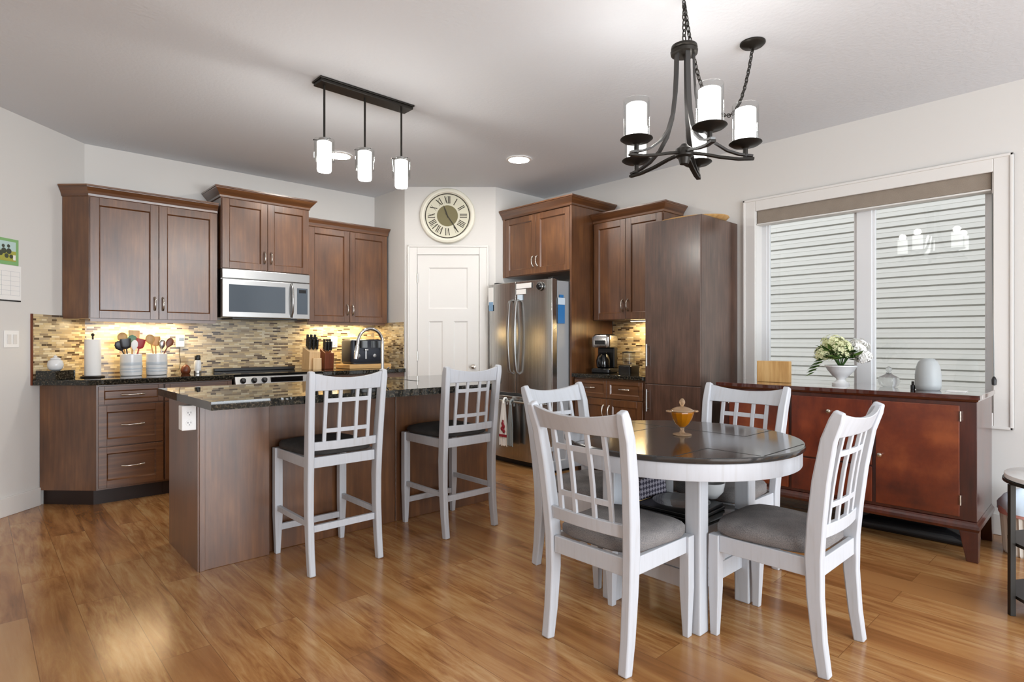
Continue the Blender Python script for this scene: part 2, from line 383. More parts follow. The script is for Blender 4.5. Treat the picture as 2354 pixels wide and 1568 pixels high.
# neighbouring house seen through the glass
hs = MB(); z = -1.0; XS = 6.82
prof = []
while z < 5.2:
    hs.rings([[(XS - .001, y, z), (XS - .036, y, z), (XS - .031, y, z + .044), (XS - .034, y, z + .048), (XS - .026, y, z + .086), (XS - .001, y, z + .087)] for y in (-2.5, 7.5)]); z += .1016
hs.box(XS, XS + .1, -2.5, 7.5, -1, 5.2)
struct(hs.build('wall_neighbour', M['siding']))
struct(MB().box(4.86, XS, -2.5, 7.5, -1.1, -1.0).build('trim_ground', M['ground']))

# roller blind pulled up into its cassette
rb = thing('roller_blind', 'taupe roller blind rolled up at the top of the window', 'blind', (XR, 0, 2.14))
MB().box(.005, .075, WY0 + .008, WY1 - .008, .012, .116).build('cassette', M['taupe'], rb, bevel=.004)
MB().box(.0, .08, WY0 + .008, WY1 - .008, .0, .011).build('bottom_rail', M['trim'], rb, bevel=.003)
MB().tube([(-.002, .642, -.02), (-.01, .641, -.4), (-.016, .636, -.8), (-.03, .63, -1.16)], .0028, 6).build('cord', M['grey'], rb)
MB().lathe([(.004, -1.215), (.012, -1.21), (.013, -1.18), (.008, -1.165), (.004, -1.16)], 12, (-.03, .63)).build('cord_weight', M['black'], rb, smooth=40)

# pantry door, in the angled wall
dvec = Vector((3.262 - 3.954, 5.165 - 4.535)); DL = dvec.length
DR = sempty('door_1', (3.262, 5.165, 0), math.atan2(-dvec.y, -dvec.x))      # local x runs left to right, local y into the wall
D0, D1, DT = .134, .766, 2.083
MB().box(D0 - .1, D0 - .004, -.02, 0, 0, DT + .1).box(D1 + .004, D1 + .1, -.02, 0, 0, DT + .1).box(D0 - .004, D1 + .004, -.02, 0, DT + .004, DT + .1) \
   .box(D0 - .1, D0 - .08, -.028, 0, 0, DT + .1).box(D1 + .08, D1 + .1, -.028, 0, 0, DT + .1).box(D0 - .1, D1 + .1, -.028, 0, DT + .08, DT + .1).build('casing', M['trim'], DR, bevel=.004)
dl = MB()
def rail(x0, x1, z0, z1): dl.box(x0, x1, -.014, -.001, z0, z1)
rail(D0, D0 + .115, .01, DT - .003); rail(D1 - .115, D1, .01, DT - .003)
for z0, z1 in ((.01, .24), (1.405, 1.53), (1.955, DT - .003)): rail(D0 + .115, D1 - .115, z0, z1)
xm = (D0 + D1) / 2; rail(xm - .055, xm + .055, .24, 1.405)
dl.box(D0 + .11, D1 - .11, -.006, -.001, .2, 2.0)
for x0, x1, z0, z1 in ((D0 + .115, D1 - .115, 1.53, 1.955), (D0 + .115, xm - .055, .24, 1.405), (xm + .055, D1 - .115, .24, 1.405)):
    dl.rings([[(x0, -.014, z0), (x1, -.014, z0), (x1, -.014, z1), (x0, -.014, z1)], [(x0 + .014, -.0065, z0 + .014), (x1 - .014, -.0065, z0 + .014), (x1 - .014, -.0065, z1 - .014), (x0 + .014, -.0065, z1 - .014)]], cap=False)
leaf = dl.build('door_leaf', M['trim'], DR)
MB().at(D1 - .058, -.014, .936, 0, PI / 2).lathe([(.026, 0), (.026, .006), (.010, .010), (.010, .030), (.024, .040), (.027, .052), (.020, .066), (.004, .069)], 20).build('knob', M['nickel'], leaf, smooth=40)
for z in (.24, 1.0, 1.80):
    MB().cyl((D0 - .002, -.02, z), (D0 - .002, -.02, z + .09), .007, 10).build('hinge', M['nickel'], leaf)

# ------------------------------------------------------------------ cabinetry
def offset_poly(poly, offs):
    n = len(poly); out = []
    for i in range(n):
        p0, p1, p2 = Vector(poly[i - 1]), Vector(poly[i]), Vector(poly[(i + 1) % n])
        e0, e1 = (p1 - p0).normalized(), (p2 - p1).normalized()
        n0, n1 = Vector((e0.y, -e0.x)), Vector((e1.y, -e1.x)); o0, o1 = offs[i - 1], offs[i]
        det = e0.x * e1.y - e0.y * e1.x
        a, b = p0 + n0 * o0, p1 + n1 * o1
        if abs(det) < 1e-6: out.append(tuple(p1 + n1 * o1)); continue
        k = ((b.x - a.x) * e1.y - (b.y - a.y) * e1.x) / det
        out.append(tuple(a + e0 * k))
    return out
def crown(poly, exposed, z0, h, proj, parent):
    prof = [(.004, 0), (.010, .004), (.012, .02), (proj * .45, h * .45), (proj * .85, h * .78), (proj * .88, h * .84), (proj, h * .86), (proj, h)]
    rs = [[(x, y, z0 + z) for x, y in offset_poly(poly, [o if e else 0.0 for e in exposed])] for o, z in prof]
    return MB().rings(rs).build('crown_molding', M['cabh'], parent)
def shaker(x0, x1, z0, z1, y=0.0, st=.058, th=.02, rec=.009):
    mb = MB(); f, b = y - th, y
    mb.box(x0, x0 + st, f, b, z0, z1).box(x1 - st, x1, f, b, z0, z1).box(x0 + st, x1 - st, f, b, z0, z0 + st).box(x0 + st, x1 - st, f, b, z1 - st, z1)
    mb.box(x0 + st, x1 - st, f + rec + .003, b, z0 + st, z1 - st)
    a = .008
    mb.rings([[(x0 + st, f, z0 + st), (x1 - st, f, z0 + st), (x1 - st, f, z1 - st), (x0 + st, f, z1 - st)],
              [(x0 + st + a, f + rec + .003, z0 + st + a), (x1 - st - a, f + rec + .003, z0 + st + a), (x1 - st - a, f + rec + .003, z1 - st - a), (x0 + st + a, f + rec + .003, z1 - st - a)]], cap=False)
    return mb
def pull(mb, p, L, vertical, y):
    x, z = p; n = 9
    pts = []
    for i in range(n):
        s = -1 + 2 * i / (n - 1); out = .026 * (1 - s * s) ** .5 if abs(s) < 1 else 0
        d = s * L / 2
        pts.append((x, y - .004 - out, z + d) if vertical else (x + d, y - .004 - out, z))
    mb.tube(pts, [.0055 + .0035 * abs(-1 + 2 * i / (n - 1)) ** 3 for i in range(n)], 8)
    return mb
def door(parent, x0, x1, z0, z1, handle=None, y=0.0, name='door', m=None, hl=.10):
    flat = name == 'drawer'
    o = shaker(x0, x1, z0, z1, y, .05 if flat and z1 - z0 > .2 else (.034 if flat else .058)).build(name, m or M['cabh' if flat else 'cab'], parent, bevel=.0015, seg=1)
    if handle: pull(MB(), handle[:2], hl, handle[2] == 'v', y - .02).build('handle', M['nickel'], o, smooth=60)
    return o

# upper cabinets over the left counter
g = 'dark cherry wall cabinets'
u1 = thing('wall_cabinet', 'wide dark cherry wall cabinet with angled left end, above the paper towel and utensil crocks', 'cabinet', (.646, 5.47, 1.372), 0, g)
poly = [(0, 0), (.912, 0), (.912, .303), (.008, .303), (-.147, .147)]
MB().prism(poly, 0, .935).build('body', M['cab'], u1)
crown(poly, [1, 0, 0, 0, 1], .935, .085, .045, u1)
door(u1, .006, .462, .004, .930, (.435, .13, 'v')); door(u1, .466, .906, .004, .930, (.493, .13, 'v'))
MB().box(.01, .90, .004, .02, -.022, 0).build('light_rail', M['cabh'], u1)
u2 = thing('wall_cabinet', 'short raised dark cherry wall cabinet directly above the microwave', 'cabinet', (1.572, 5.42, 1.832), 0, g)
MB().box(0, .782, 0, .355, 0, .615).build('body', M['cab'], u2)
crown([(0, 0), (.782, 0), (.782, .355), (0, .355)], [1, 1, 0, 1], .615, .09, .06, u2)
door(u2, .006, .389, .004, .608, (.362, .12, 'v')); door(u2, .393, .776, .004, .608, (.420, .12, 'v'))
u3 = thing('wall_cabinet', 'dark cherry wall cabinet right of the microwave, above the toaster and knife blocks', 'cabinet', (2.362, 5.47, 1.385), 0, g)
MB().box(0, .868, 0, .303, 0, .925).build('body', M['cab'], u3)
crown([(0, 0), (.868, 0), (.868, .303), (0, .303)], [1, 1, 0, 0], .925, .08, .03, u3)
door(u3, .006, .432, .004, .92, (.405, .13, 'v')); door(u3, .436, .862, .004, .92, (.463, .13, 'v'))
MB().box(.01, .855, .004, .02, -.022, 0).build('light_rail', M['cabh'], u3)

def strip_light(name, label, loc, L, rz=0, power=4.0):
    t = thing(name, label, 'light', loc, rz, 'under-cabinet lights')
    MB().box(-L / 2, L / 2, -.02, .02, -.010, 0).build('housing', M['white'], t)
    MB().box(-L / 2 + .01, L / 2 - .01, -.015, .015, -.014, -.0102).build('diffuser', M['puck'], t)
    l = bpy.data.lights.new(name + '_glow', 'AREA'); l.shape = 'RECTANGLE'; l.size = L; l.size_y = .04; l.energy = power; l.color = (1, .76, .42)
    o = bpy.data.objects.new(name + '_glow', l); C.objects.link(o); o.parent = t; o.location = (0, 0, -.02)
strip_light('under_cabinet_light', 'warm light under the wide left wall cabinet', (1.05, 5.66, 1.372), .62, 0, 5.0)
strip_light('under_cabinet_light', 'warm light under the wall cabinet above the toaster', (2.80, 5.66, 1.385), .62, 0, 5.0)
strip_light('under_cabinet_light', 'warm light under the wall cabinet above the coffee maker', (4.55, 3.10, 1.395), .36, PI / 2, 3.6)

# base cabinets along the back wall
gb = 'dark cherry base cabinets'
b1 = thing('base_cabinet', 'dark cherry base cabinet with angled left end and three drawers', 'cabinet', (.655, 5.17, 0), 0, gb)
poly = [(0, 0), (.43, 0), (.43, .603), (.004, .603), (-.300, .302)]
MB().prism(poly, .11, .878).build('body', M['cab'], b1)
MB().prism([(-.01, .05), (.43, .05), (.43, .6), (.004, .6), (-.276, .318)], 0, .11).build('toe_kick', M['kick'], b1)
for z0, z1 in ((.735, .868), (.43, .727), (.125, .422)):
    door(b1, .012, .424, z0, z1, (.225, (z0 + z1) / 2 + (.0 if z1 > .8 else .0), 'h'), name='drawer', hl=.14)
b2 = thing('base_cabinet', 'dark cherry base cabinet between the drawer stack and the range', 'cabinet', (1.086, 5.17, 0), 0, gb)
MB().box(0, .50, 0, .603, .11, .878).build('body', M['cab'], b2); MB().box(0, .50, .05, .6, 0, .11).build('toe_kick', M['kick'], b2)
door(b2, .006, .494, .735, .868, (.25, .80, 'h'), name='drawer', hl=.14); door(b2, .006, .494, .125, .727, (.45, .62, 'v'))
b3 = thing('base_cabinet', 'dark cherry base cabinet right of the range, under the toaster', 'cabinet', (2.362, 5.17, 0), 0, gb)
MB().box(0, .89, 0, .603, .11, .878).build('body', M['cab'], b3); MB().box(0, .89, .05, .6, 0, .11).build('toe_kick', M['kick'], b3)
for k in (0, 1): door(b3, .006 + .44 * k, .444 + .44 * k, .735, .868, (.225 + .44 * k, .80, 'h'), name='drawer'); door(b3, .006 + .44 * k, .444 + .44 * k, .125, .727, (.405 + .08 * k, .62, 'v'))
gc = 'granite counters'
def slab(name, label, poly, z0, z1):
    o = MB().prism(poly, z0, z1).build(name, M['granite'], bevel=.006); return tag(o, label, 'countertop', gc)
slab('countertop', 'dark granite counter left of the range with angled end', [(.60, 5.122), (1.589, 5.122), (1.589, 5.766), (.662, 5.766), (.309, 5.413)], .88, .92)
slab('countertop', 'dark granite counter right of the range under the toaster', [(2.359, 5.122), (3.248, 5.122), (3.248, 5.766), (2.359, 5.766)], .88, .92)
slab('countertop', 'short dark granite counter under the coffee maker', [(4.045, 2.797), (4.658, 2.797), (4.658, 3.576), (4.045, 3.576)], .87, .905)

# range
r = thing('range', 'stainless steel range with black glass cooktop between the back counters', 'oven', (1.593, 5.13, 0))
MB().box(0, .762, .02, .62, .09, .90).build('body', M['steel'], r)
MB().box(.01, .752, .05, .6, 0, .09).build('toe_kick', M['black'], r)
MB().box(-.001, .763, -.005, .63, .905, .922).build('cooktop', M['blackg'], r, bevel=.004)
MB().box(.01, .75, .59, .63, .922, .95).build('rear_vent', M['black'], r, bevel=.004)
cp = MB().rings([[(x, -.035, .83), (x, -.012, .9), (x, .02, .9), (x, .02, .83)] for x in (0, .762)]).build('control_panel', M['steell'], r)
for kx in (.06, .15, .235, .63, .71): MB().at(kx, -.024, .866, 0, PI / 2 - .3).lathe([(.024, 0), (.024, .006), (.017, .010), (.015, .034), (.003, .036)], 16).build('knob', M['black'], cp, smooth=40)
MB().box(.29, .57, -.031, -.01, .845, .888).build('display', M['blackg'], cp)
od = MB().box(.005, .757, -.02, .02, .27, .825).build('oven_door', M['steel'], r, bevel=.004)
MB().box(.12, .64, -.022, -.018, .40, .68).build('window', M['darkglass'], od)
MB().cyl((.06, -.06, .775), (.70, -.06, .775), .011).cyl((.08, -.06, .775), (.08, -.02, .775), .008).cyl((.68, -.06, .775), (.68, -.02, .775), .008).build('handle', M['steell'], od, smooth=40)
MB().box(.005, .757, -.015, .02, .1, .262).build('drawer', M['steel'], r, bevel=.004)

# microwave
mw = thing('microwave', 'stainless steel microwave mounted under the raised wall cabinet', 'microwave', (1.574, 5.40, 1.395))
MB().box(.0, .778, .025, .37, .012, .43).build('body', M['steel'], mw)
MB().box(.0, .778, -.012, .024, .352, .432).build('top_vent', M['steell'], mw, bevel=.004)
md = MB().box(.0, .60, -.012, .024, .012, .346).build('door', M['steell'], mw, bevel=.006)
MB().box(.055, .545, -.015, -.011, .06, .30).build('window', M['darkglass'], md, bevel=.002)
MB().tube([(.60, -.012, .03), (.60, -.045, .07), (.60, -.055, .18), (.60, -.045, .29), (.60, -.012, .33)], .011, 10).build('handle', M['steell'], md, smooth=50)
cpn = MB().box(.616, .778, -.012, .024, .012, .346).build('control_panel', M['steell'], mw, bevel=.004)
MB().box(.655, .755, -.015, -.011, .055, .30).build('keypad', M['darkglass'], cpn)
MB().box(.672, .74, -.0165, -.0145, .255, .285).build('display', M['blackg'], cpn)
MB().box(.1, .68, .04, .34, .0, .011).build('underside_vent', M['black'], mw)

# refrigerator
RZ = -PI / 2
fr = thing('refrigerator', 'stainless steel french door refrigerator with bottom freezer', 'refrigerator', (3.83, 4.49, 0), RZ)
FW = .872
MB().box(.004, FW - .004, .075, .80, .055, 1.752).build('body', M['fridgeside'], fr, bevel=.004)
MB().box(.02, FW - .02, .06, .7, 0, .055).build('base_grille', M['black'], fr)
def fdoor(name, x0, x1, z0, z1):
    n = 12; fl = [(x0 + (x1 - x0) * i / n, -.022 * (1 - ((x0 + (x1 - x0) * i / n) / FW * 2 - 1) ** 2) - .006 * (1 - (2 * i / n - 1) ** 6)) for i in range(n + 1)]
    return MB().prism(fl + [(x1, .068), (x0, .068)], z0, z1).build(name, M['steel'], fr, bevel=.005, smooth=35)
SX = .418
ld = fdoor('left_door', .0, SX - .003, .70, 1.765); rd = fdoor('right_door', SX + .003, FW, .70, 1.765); fz = fdoor('freezer_drawer', .0, FW, .065, .672)
for dd, hx in ((ld, SX - .045), (rd, SX + .045)):
    pts = [(hx, -.02, .885), (hx, -.062, .905)] + [(hx, -.07 - .022 * math.sin(PI * i / 8), .93 + .62 * i / 8) for i in range(9)] + [(hx, -.062, 1.575), (hx, -.02, 1.595)]
    MB().sweep(pts, .030, .014, (0, 1, .2)).build('handle', M['steell'], dd, bevel=.003, smooth=50)
MB().tube([(.06, -.02, .625), (.06, -.06, .625)] + [(.1 + .67 * i / 8, -.07 - .012 * math.sin(PI * i / 8), .625) for i in range(9)] + [(FW - .06, -.06, .625), (FW - .06, -.02, .625)], .012, 10).build('handle', M['steell'], fz, smooth=60)
for hx in (.03, FW - .09): MB().box(hx, hx + .06, .04, .12, 1.765, 1.785).build('hinge_cover', M['black'], fr, bevel=.004)

# cabinet around the refrigerator
fc = thing('refrigerator_cabinet', 'dark cherry cabinet over the refrigerator with a full-height side panel', 'cabinet', (4.07, 4.525, 0), RZ)
MB().box(0, .925, 0, .585, 1.855, 2.455).build('body', M['cab'], fc)
MB().box(.925, .947, -.02, .585, 0, 2.455).build('side_panel', M['cab'], fc)
crown([(0, -.02), (.947, -.02), (.947, .585), (0, .585)], [1, 1, 0, 0], 2.455, .085, .06, fc)
door(fc, .03, .474, 1.862, 2.448, (.447, 1.985, 'v')); door(fc, .478, .920, 1.862, 2.448, (.505, 1.985, 'v'))
MB().box(0, .028, -.02, 0, 1.855, 2.455).build('filler', M['cab'], fc)

# coffee corner
cu = thing('wall_cabinet', 'dark cherry wall cabinet above the coffee maker, beside the tall cabinet', 'cabinet', (4.36, 3.574, 1.395), RZ, g)
MB().box(0, .772, 0, .30, 0, .92).build('body', M['cab'], cu)
crown([(0, -.0), (.772, -.0), (.772, .30), (0, .30)], [1, 1, 0, 0], .92, .085, .055, cu)
door(cu, .02, .384, .004, .915, (.357, .13, 'v')); door(cu, .388, .766, .004, .915, (.415, .13, 'v'))
cbs = thing('base_cabinet', 'dark cherry base cabinet with two drawers under the coffee maker', 'cabinet', (4.09, 3.574, 0), RZ, gb)
MB().box(0, .772, 0, .565, .11, .868).build('body', M['cab'], cbs); MB().box(0, .772, .05, .56, 0, .11).build('toe_kick', M['kick'], cbs)
for k in (0, 1):
    door(cbs, .012 + .374 * k, .382 + .374 * k, .70, .855, (.197 + .374 * k, .785, 'h'), name='drawer'); door(cbs, .012 + .374 * k, .382 + .374 * k, .125, .692, (.352 + .064 * k, .585, 'v'))

# tall free-standing cabinet
tc_ = thing('tall_cabinet', 'tall plain dark brown cabinet with two flat doors beside the window', 'cabinet', (4.09, 2.792, 0), RZ)
MB().box(0, .50, 0, .575, .0, 2.172).build('body', M['cabdark'], tc_, bevel=.002)
for z0, z1, hz in ((.03, .847, .715), (.853, 2.168, 1.085)):
    dd = MB().box(.002, .498, -.02, -.001, z0, z1).build('door', M['cabdark'], tc_, bevel=.002)
    MB().cyl((.03, -.045, hz - .09), (.03, -.045, hz + .09), .006).cyl((.03, -.045, hz - .07), (.03, -.02, hz - .07), .005).cyl((.03, -.045, hz + .07), (.03, -.02, hz + .07), .005).build('handle', M['steell'], dd, smooth=40)
# wooden board on top of it
bd = MB(); n = 20
out = [(.30 * math.cos(2 * PI * i / n) * (1.0 if True else 1), .20 * math.sin(2 * PI * i / n)) for i in range(n)]
bd.at(4.38, 2.54, 2.174, PI / 2 + .12).rings([[(x * .92, y * .92, 0) for x, y in out], [(x, y, .022) for x, y in out], [(x * .98, y * .98, .030) for x, y in out], [(x * .90, y * .90, .028) for x, y in out]])
tag(bd.build('serving_board', M['oak'], smooth=50), 'oval pale wooden board lying on top of the tall brown cabinet', 'board')

# ------------------------------------------------------------------ island
isl = thing('kitchen_island', 'dark cherry kitchen island with panelled front', 'island', (.858, 3.33, 0))
MB().box(.002, 2.05, .06, .60, .0, .878).build('body', M['cab'], isl)
MB().box(0, .362, .0, .058, 0, .878).build('end_pier', M['cab'], isl, bevel=.002)
MB().box(-.004, .0, .0, .60, 0, .878).build('end_panel', M['cab'], isl)
MB().box(.004, .030, -.006, -.0005, 0, .878).build('corner_stile', M['cab'], isl, bevel=.001)
MB().box(1.60, 2.05, .018, .058, 0, .878).build('end_pier', M['cab'], isl, bevel=.002)
for x0, x1 in ((.365, .80), (.804, 1.20), (1.204, 1.597)):
    MB().box(x0, x1, .046, .059, .0, .878).build('front_panel', M['cab'], isl, bevel=.003)
SKX0, SKX1, SKY0, SKY1 = 1.62, 2.30, 3.44, 3.78
it = MB()
P = [(.80, 2.90), (2.49, 2.90), (2.935, 3.30), (2.935, 3.955), (.80, 3.955)]
it.prism([(.80, 2.90), (2.49, 2.90), (2.935, 3.30), (2.935, SKY0), (.80, SKY0)], .88, .92).prism([(.80, SKY0), (SKX0, SKY0), (SKX0, SKY1), (.80, SKY1)], .88, .92) \
  .prism([(SKX1, SKY0), (2.935, SKY0), (2.935, SKY1), (SKX1, SKY1)], .88, .92).prism([(.80, SKY1), (2.935, SKY1), (2.935, 3.955), (.80, 3.955)], .88, .92)
o = it.build('countertop', M['granite']); tag(o, 'dark granite island counter with clipped corner and sink cutout', 'countertop', gc)
bm = bmesh.new(); bm.from_mesh(o.data); bmesh.ops.remove_doubles(bm, verts=bm.verts, dist=.0005)
bmesh.ops.delete(bm, geom=[f for f in bm.faces if len([g2 for g2 in bm.faces if g2 is not f and (g2.calc_center_median() - f.calc_center_median()).length < 1e-4])], context='FACES'); bm.to_mesh(o.data); bm.free()
sk = MB().box(SKX0 - .012, SKX0 - .001, SKY0 - .012, SKY1 + .012, .882, .9).box(SKX1 + .001, SKX1 + .012, SKY0 - .012, SKY1 + .012, .882, .9)
sk = MB()
x0, x1, y0, y1 = SKX0 + .001, SKX1 - .001, SKY0 + .001, SKY1 - .001
sk.rings([[(x0, y0, .918), (x1, y0, .918), (x1, y1, .918), (x0, y1, .918)], [(x0 + .004, y0 + .004, .918), (x1 - .004, y0 + .004, .918), (x1 - .004, y1 - .004, .918), (x0 + .004, y1 - .004, .918)],
          [(x0 + .012, y0 + .012, .885), (x1 - .012, y0 + .012, .885), (x1 - .012, y1 - .012, .885), (x0 + .012, y1 - .012, .885)]])
tag(sk.build('sink', M['blackg']), 'dark sink set into the island counter', 'sink')
fa = thing('faucet', 'tall arched chrome faucet behind the island sink', 'faucet', (2.245, 3.86, .92))
MB().lathe([(.028, 0), (.028, .012), (.020, .018), (.018, .05), (.016, .055)], 16).build('base', M['chrome'], fa, smooth=40)
pts = [(0, 0, .05), (0, 0, .25)] + [(-.10 + .10 * math.cos(a), 0, .27 + .10 * math.sin(a)) for a in [PI * i / 12 for i in range(0, 12)]] + [(-.205, 0, .245)]
MB().tube(pts, .0115, 12).build('spout', M['chrome'], fa, smooth=60)
MB().tube([(-.205, 0, .245), (-.212, 0, .19), (-.216, 0, .15)], [.014, .017, .015], 12).build('spray_head', M['chrome'], fa, smooth=60)
MB().tube([(0, -.015, .045), (0, -.05, .06), (0, -.09, .085)], [.008, .007, .006], 8).build('lever', M['chrome'], fa, smooth=60)
def outlet(name, label, loc, rz, w=.07, h=.115, sockets=True, cat='outlet'):
    t = thing(name, label, cat, loc, rz)          # local -y faces the room
    p = MB().box(-w / 2, w / 2, -.006, 0, -h / 2, h / 2).build('plate', M['white'], t, bevel=.003)
    if sockets:
        for z in (.026, -.026):
            s_ = MB().at(0, -.006, z, 0, PI / 2).lathe([(.017, 0), (.016, .0025), (.002, .003)], 14).build('socket', M['white'], p, smooth=30)
            MB().box(-.008, -.0055, -.010, -.0088, z - .002, z + .007).box(.0055, .008, -.010, -.0088, z - .002, z + .007).box(-.002, .002, -.010, -.0088, z - .011, z - .007).build('slot', M['black'], s_)
    return t, p
ob_, op_ = outlet('wall_outlet', 'white outlet box on the left end of the island', (.8185, 3.352, .802), 0, .068, .128)
MB().box(-.033, .0345, .0002, .065, -.063, .063).build('box', M['white'], ob_, bevel=.003)
outlet('wall_outlet', 'white outlet on the mosaic backsplash behind the dark knife block', (2.78, 5.767, 1.19), 0)
# ------------------------------------------------------------------ chairs and stools
def make_chair(name, label, cat, group, stool=False):
    t = thing(name, label, cat, (0, 0, 0), 0, group)
    WT = .206 if stool else .222; WB_ = .194 if stool else .190; W = WB_; cm = M['chair']; fab = M['seatd'] if stool else M['seat']
    if stool: AZ0, AZ1, CZ, RZ0, RZ1, KZ0, KZ1, TOP = .545, .60, .655, .635, .68, .945, 1.012, 1.045; YR, YF = -.208, .225
    else: AZ0, AZ1, CZ, RZ0, RZ1, KZ0, KZ1, TOP = .345, .412, .482, .484, .534, .855, .922, .955; YR, YF = -.198, .200
    s = TOP / .955
    side = [(-.020, 0), (-.002, .12 * s), (.012, .28 * s), (.014, .42 * s), (.006, .55 * s), (-.008, .70 * s), (-.026, .85 * s), (-.038, .965 * TOP), (-.043, TOP)] if stool else [(-.020, 0), (-.002, .12 * s), (.012, .28 * s), (.014, .42 * s), (.004, .55 * s), (-.014, .70 * s), (-.042, .85 * s), (-.068, .965 * TOP), (-.080, TOP)]
    wx = lambda z: WB_ + (WT - WB_) * max(0, (z - AZ0) / (TOP - AZ0))
    def yb(z):
        for (a, z0), (b, z1) in zip(side, side[1:]):
            if z0 <= z <= z1: return YR + a + (b - a) * (z - z0) / (z1 - z0)
        return YR + side[-1][0]
    # rear posts: one curved piece from the floor to the ear at the top
    for k in (-1, 1):
        x = k * W; dep = [.040, .046, .054, .060, .060, .056, .050, .046, .034]
        MB().sweep([(k * wx(z), YR + a, z) for a, z in side], [.034 if stool else .040] * 7 + [.036, .030], dep, (0, 1, 0)).build('rear_post', cm, t, bevel=.006, smooth=50)
    for k in (-1, 1):
        x = k * W; i = .004 * k
        MB().rings([[(x - .013 - k * .006 + k * .006, YF - .013, 0), (x + .013, YF - .013, 0), (x + .013, YF + .017, 0), (x - .013, YF + .017, 0)],
                    [(x - .022, YF - .022, .2 * s), (x + .022, YF - .022, .2 * s), (x + .022, YF + .02, .2 * s), (x - .022, YF + .02, .2 * s)],
                    [(x - .022, YF - .022, AZ1), (x + .022, YF - .022, AZ1), (x + .022, YF + .02, AZ1), (x - .022, YF + .02, AZ1)]]).build('front_leg', cm, t, bevel=.003)
    ap = MB()
    ap.box(-W + .020, W - .020, YR - .004, YR + .018, AZ0, AZ1).box(-W + .022, W - .022, YF - .010, YF + .012, AZ0, AZ1)
    for k in (-1, 1): ap.box(k * W - .011, k * W + .011, YR + .038, YF - .022, AZ0, AZ1)
    ap.build('apron', cm, t, bevel=.003)
    # cushion
    def ring(d, z, b=0):
        x0, y0, y1 = W + .026 - d, YR + .012 + d, YF + .020 - d; n = []
        for ax in range(24):
            a = 2 * PI * ax / 24; cx, sy = math.cos(a), math.sin(a); e = 5.0
            rr = (abs(cx) ** e + abs(sy) ** e) ** (-1 / e)
            yy = (y0 + y1) / 2 + rr * sy * (y1 - y0) / 2
            wx = x0 - .030 * (1 - (yy - y0) / (y1 - y0)) ** 1
            n.append((rr * cx * wx, yy, z))
        return n
    MB().rings([ring(.012, AZ1 + .001), ring(.0, AZ1 + .012), ring(.0, CZ - .030), ring(.012, CZ - .014), ring(.05, CZ - .004), ring(.12, CZ)]).build('seat_cushion', fab, t, smooth=60)
    # back
    inn = W - .019; inT = WT - .012; inL = wx(RZ0) - .018
    def bow(x): return -.020 * (1 - (x / inT) ** 2)
    def cross(z0, z1, x0, x1, th, dip=0.0, n=10):
        rs = []
        for i in range(n + 1):
            x = x0 + (x1 - x0) * i / n; zt = z1 - dip * (1 - (x / inT) ** 2); b = bow(x)
            rs.append([(x, yb(z0) + b - th / 2, z0), (x, yb(z0) + b + th / 2, z0), (x, yb(z1) + b + th / 2, zt), (x, yb(z1) + b - th / 2, zt)])
        return MB().rings(rs)
    cross(KZ0, KZ1 + .024, -inT, inT, .022, .026).build('crest_rail', cm, t, bevel=.003, smooth=40)
    cross(RZ0, RZ1, -inL, inL, .020).build('lower_rail', cm, t, bevel=.003, smooth=40)
    sx = [-.124, -.048, .048, .124]; SWD = .019
    for x in sx:
        pts = [(x, yb(z) + bow(x) + .001, z) for z in [RZ1 - .004 + (KZ0 + .008 - RZ1) * i / 5 for i in range(6)]]
        MB().sweep(pts, SWD, .013, (0, 1, 0)).build('slat', cm, t, bevel=.002)
    H_ = KZ0 - RZ1
    for fz in (.21, .80):
        z = RZ1 + H_ * fz
        cross(z - .011, z + .011, sx[0], sx[3], .010).build('lattice_bar', cm, t, bevel=.001)
    if stool:
        yl = yb(.24)
        MB().box(-W + .02, W - .02, yl - .010, yl + .010, .215, .250).build('stretcher', cm, t, bevel=.002)
        MB().box(-W + .018, W - .018, YF - .010, YF + .010, .13, .165).build('stretcher', cm, t, bevel=.002)
        for k in (-1, 1): MB().box(k * W - .010, k * W + .010, yl + .015, YF - .018, .245, .275).build('stretcher', cm, t, bevel=.002)
    return t
gs = 'white bar stools at the island'
st = make_chair('bar_stool', 'white bar stool with dark seat, the left one at the island', 'stool', gs, True); st.location = (1.457, 3.10, 0)
clone(st, 'white bar stool with dark seat, the right one, in front of the pantry door', (2.300, 3.098, 0))
gd = 'white dining chairs around the table'
ch = make_chair('dining_chair', 'white dining chair nearest the camera, left front, its slatted back seen from behind', 'chair', gd)
ch.location = (1.931, 1.451, 0); ch.rotation_euler = (0, 0, -PI / 2)
clone(ch, 'white dining chair at right front, turned sideways, in front of the sideboard doors', (2.422, .990, 0), 0)
clone(ch, 'white dining chair behind the left front chair, in front of the refrigerator', (2.418, 2.003, 0), PI)
clone(ch, 'white dining chair on the far side of the table, back against the sideboard', (2.894, 1.505, 0), PI / 2)

